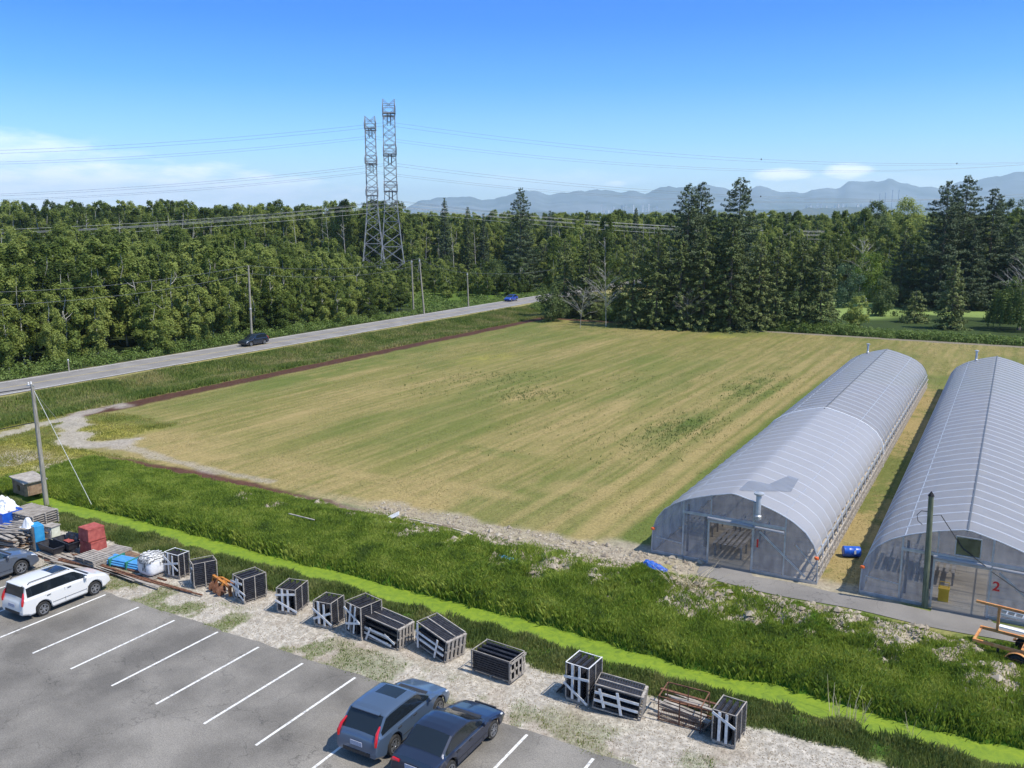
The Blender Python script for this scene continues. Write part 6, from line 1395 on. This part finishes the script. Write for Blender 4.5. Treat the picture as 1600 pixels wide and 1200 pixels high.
# orange implement
t = T('tractor_implement', 'rusty orange tractor implement lying on the gravel between two racks', 'implement', P(345, 927), R(-14)); mb = MB()
mb.beam((-.75, 0, .12), (-.62, 0, .75), .12, .12); mb.beam((-.62, 0, .72), (.72, .1, .50), .13, .10); mb.beam((.72, .1, .55), (.80, .1, .05), .13); mb.beam((-.6, .4, .5), (.6, .5, .42), .10); mb.beam((-.62, 0, .6), (-.6, .4, .5), .09); mb.beam((.72, .1, .5), (.6, .5, .42), .09); mb.beam((-.2, 0, .66), (-.35, -.25, .2), .09); mb.beam((.3, 0, .58), (.2, -.25, .2), .09)
mb.build('frame', M['orange_paint'], t)
for x in (-.45, -.05, .35):
    mb = MB(); mb.lathe([(0, -.02), (.26, -.05), (.27, -.03), (0, .02)], (x, -.12, .26), 'x', 18); mb.build('disc', M['rust'], t, True)
mb = MB(); mb.tube([(-.7, -.1, .26), (.7, -.1, .26)], .05, 8); mb.build('axle', M['rust'], t); mb = MB(); mb.lathe([(0, -.1), (.14, -.08), (.14, .08), (0, .1)], (0, .2, .48), 'x', 12); mb.build('gearbox', M['orange_paint'], t, True)
# orange trailer with a ladder at the right edge
a = P(1519, 1022); t = thing('utility_trailer', 'orange pipe rack trailer at the right edge in front of the greenhouse path', 'trailer', (P(1530, 1030).x, 39.75, 0), R(-9)); mb = MB()
for y in (-.75, .75): mb.beam((-.2, y, .78), (5.2, y, .78), .10, .12)
for x in (-.15, 1.6, 3.4, 5.1): mb.beam((x, -.75, .78), (x, .75, .78), .09)
mb.build('frame', M['trailer_orange'], t)
for x in (.45, 2.0, 4.2):
    mb = MB()
    for y in (.75, -.75) if x > 1 else (.75,): mb.beam((x, y, .8), (x, y, 1.85), .10)
    if x > 1: mb.beam((x, -.75, 1.85), (x, .75, 1.85), .08)
    mb.build('upright', M['trailer_orange'], t)
mb = MB(); mb.beam((-.45, .75, 1.9), (5.2, .75, 1.9), .10, .10); mb.build('top_rail', M['trailer_orange'], t)
mb = MB(); mb.beam((-.1, -.7, .0), (-.1, -.7, .75), .10); mb.beam((.75, -.7, .0), (.75, -.7, .72), .09); mb.beam((-.1, -.7, .38), (.75, -.7, .38), .04); mb.build('stand', M['plastic_trim'], t)
mb = MB(); mb.lathe([(0, 0), (.28, .02), (.30, .5), (.22, .7), (0, .72)], (2.6, 0, .84), n=20); mb.box((3.5, 0, 1.1), (.9, .8, .5)); mb.build('engine_cover', M['dark'], t, True)
for y in (-.92, .92):
    w = thing('wheel', None, None, (1.5, y, .36)); w.parent = t; mb = MB(); mb.lathe([(.20, -.11), (.33, -.11), (.36, -.07), (.36, .07), (.33, .11), (.20, .11)], axis='y', n=26); mb.build('tyre', M['rubber'], w, True); mb = MB(); mb.lathe([(.21, -.09), (.17, -.05), (.08, -.06), (0, -.07), (0, .06), (.17, .05), (.21, .09)], axis='y', n=22); mb.build('rim', M['rust'], w, True)
    mb = MB(); mb.lathe([(.44, -.13), (.45, -.12), (.45, .12), (.44, .13)], (1.5, y, .36), 'y', 24); o = mb.build('mudguard', M['trailer_orange'], t, True)
    o.data.vertices.foreach_get('co', (c_ := np.zeros(len(o.data.vertices) * 3))); c_ = c_.reshape(-1, 3); c_[:, 2] = np.maximum(c_[:, 2], .52); o.data.vertices.foreach_set('co', c_.ravel())
t = thing('ladder', 'aluminium ladder lying on the orange trailer rack', 'ladder', (P(1530, 1030).x + .6, 39.5, 1.95), R(-9)); mb = MB()
for y in (0, .42): mb.beam((0, y, 0), (4.6, y, 0), .035, .09)
mb.build('rail', M['galv'], t); mb = MB()
for k in range(15): mb.beam((.2 + k * .3, 0, 0), (.2 + k * .3, .42, 0), .045)
mb.build('rung', M['galv'], t)
t = thing('white_board_plank', 'long white board on the orange trailer below the ladder', 'board', (P(1530, 1030).x + .6, 39.05, 1.62), R(-10)); mb = MB(); mb.box((2.2, 0, 0), (4.4, .26, .05)); mb.build('panel', M['white_board'], t)
# small lawn post, and heap beyond
p = P(1353, 474); mb = MB(); mb.tube([(0, 0, 0), (0, 0, 1.1)], .09, 8); mb.lathe([(.11, 1.0), (.13, 1.1), (0, 1.25)], n=8); o = mb.build('garden_post', M['white_board']); o.location = p; tag(o, 'small white post on the lawn behind the bramble hedge', 'post')
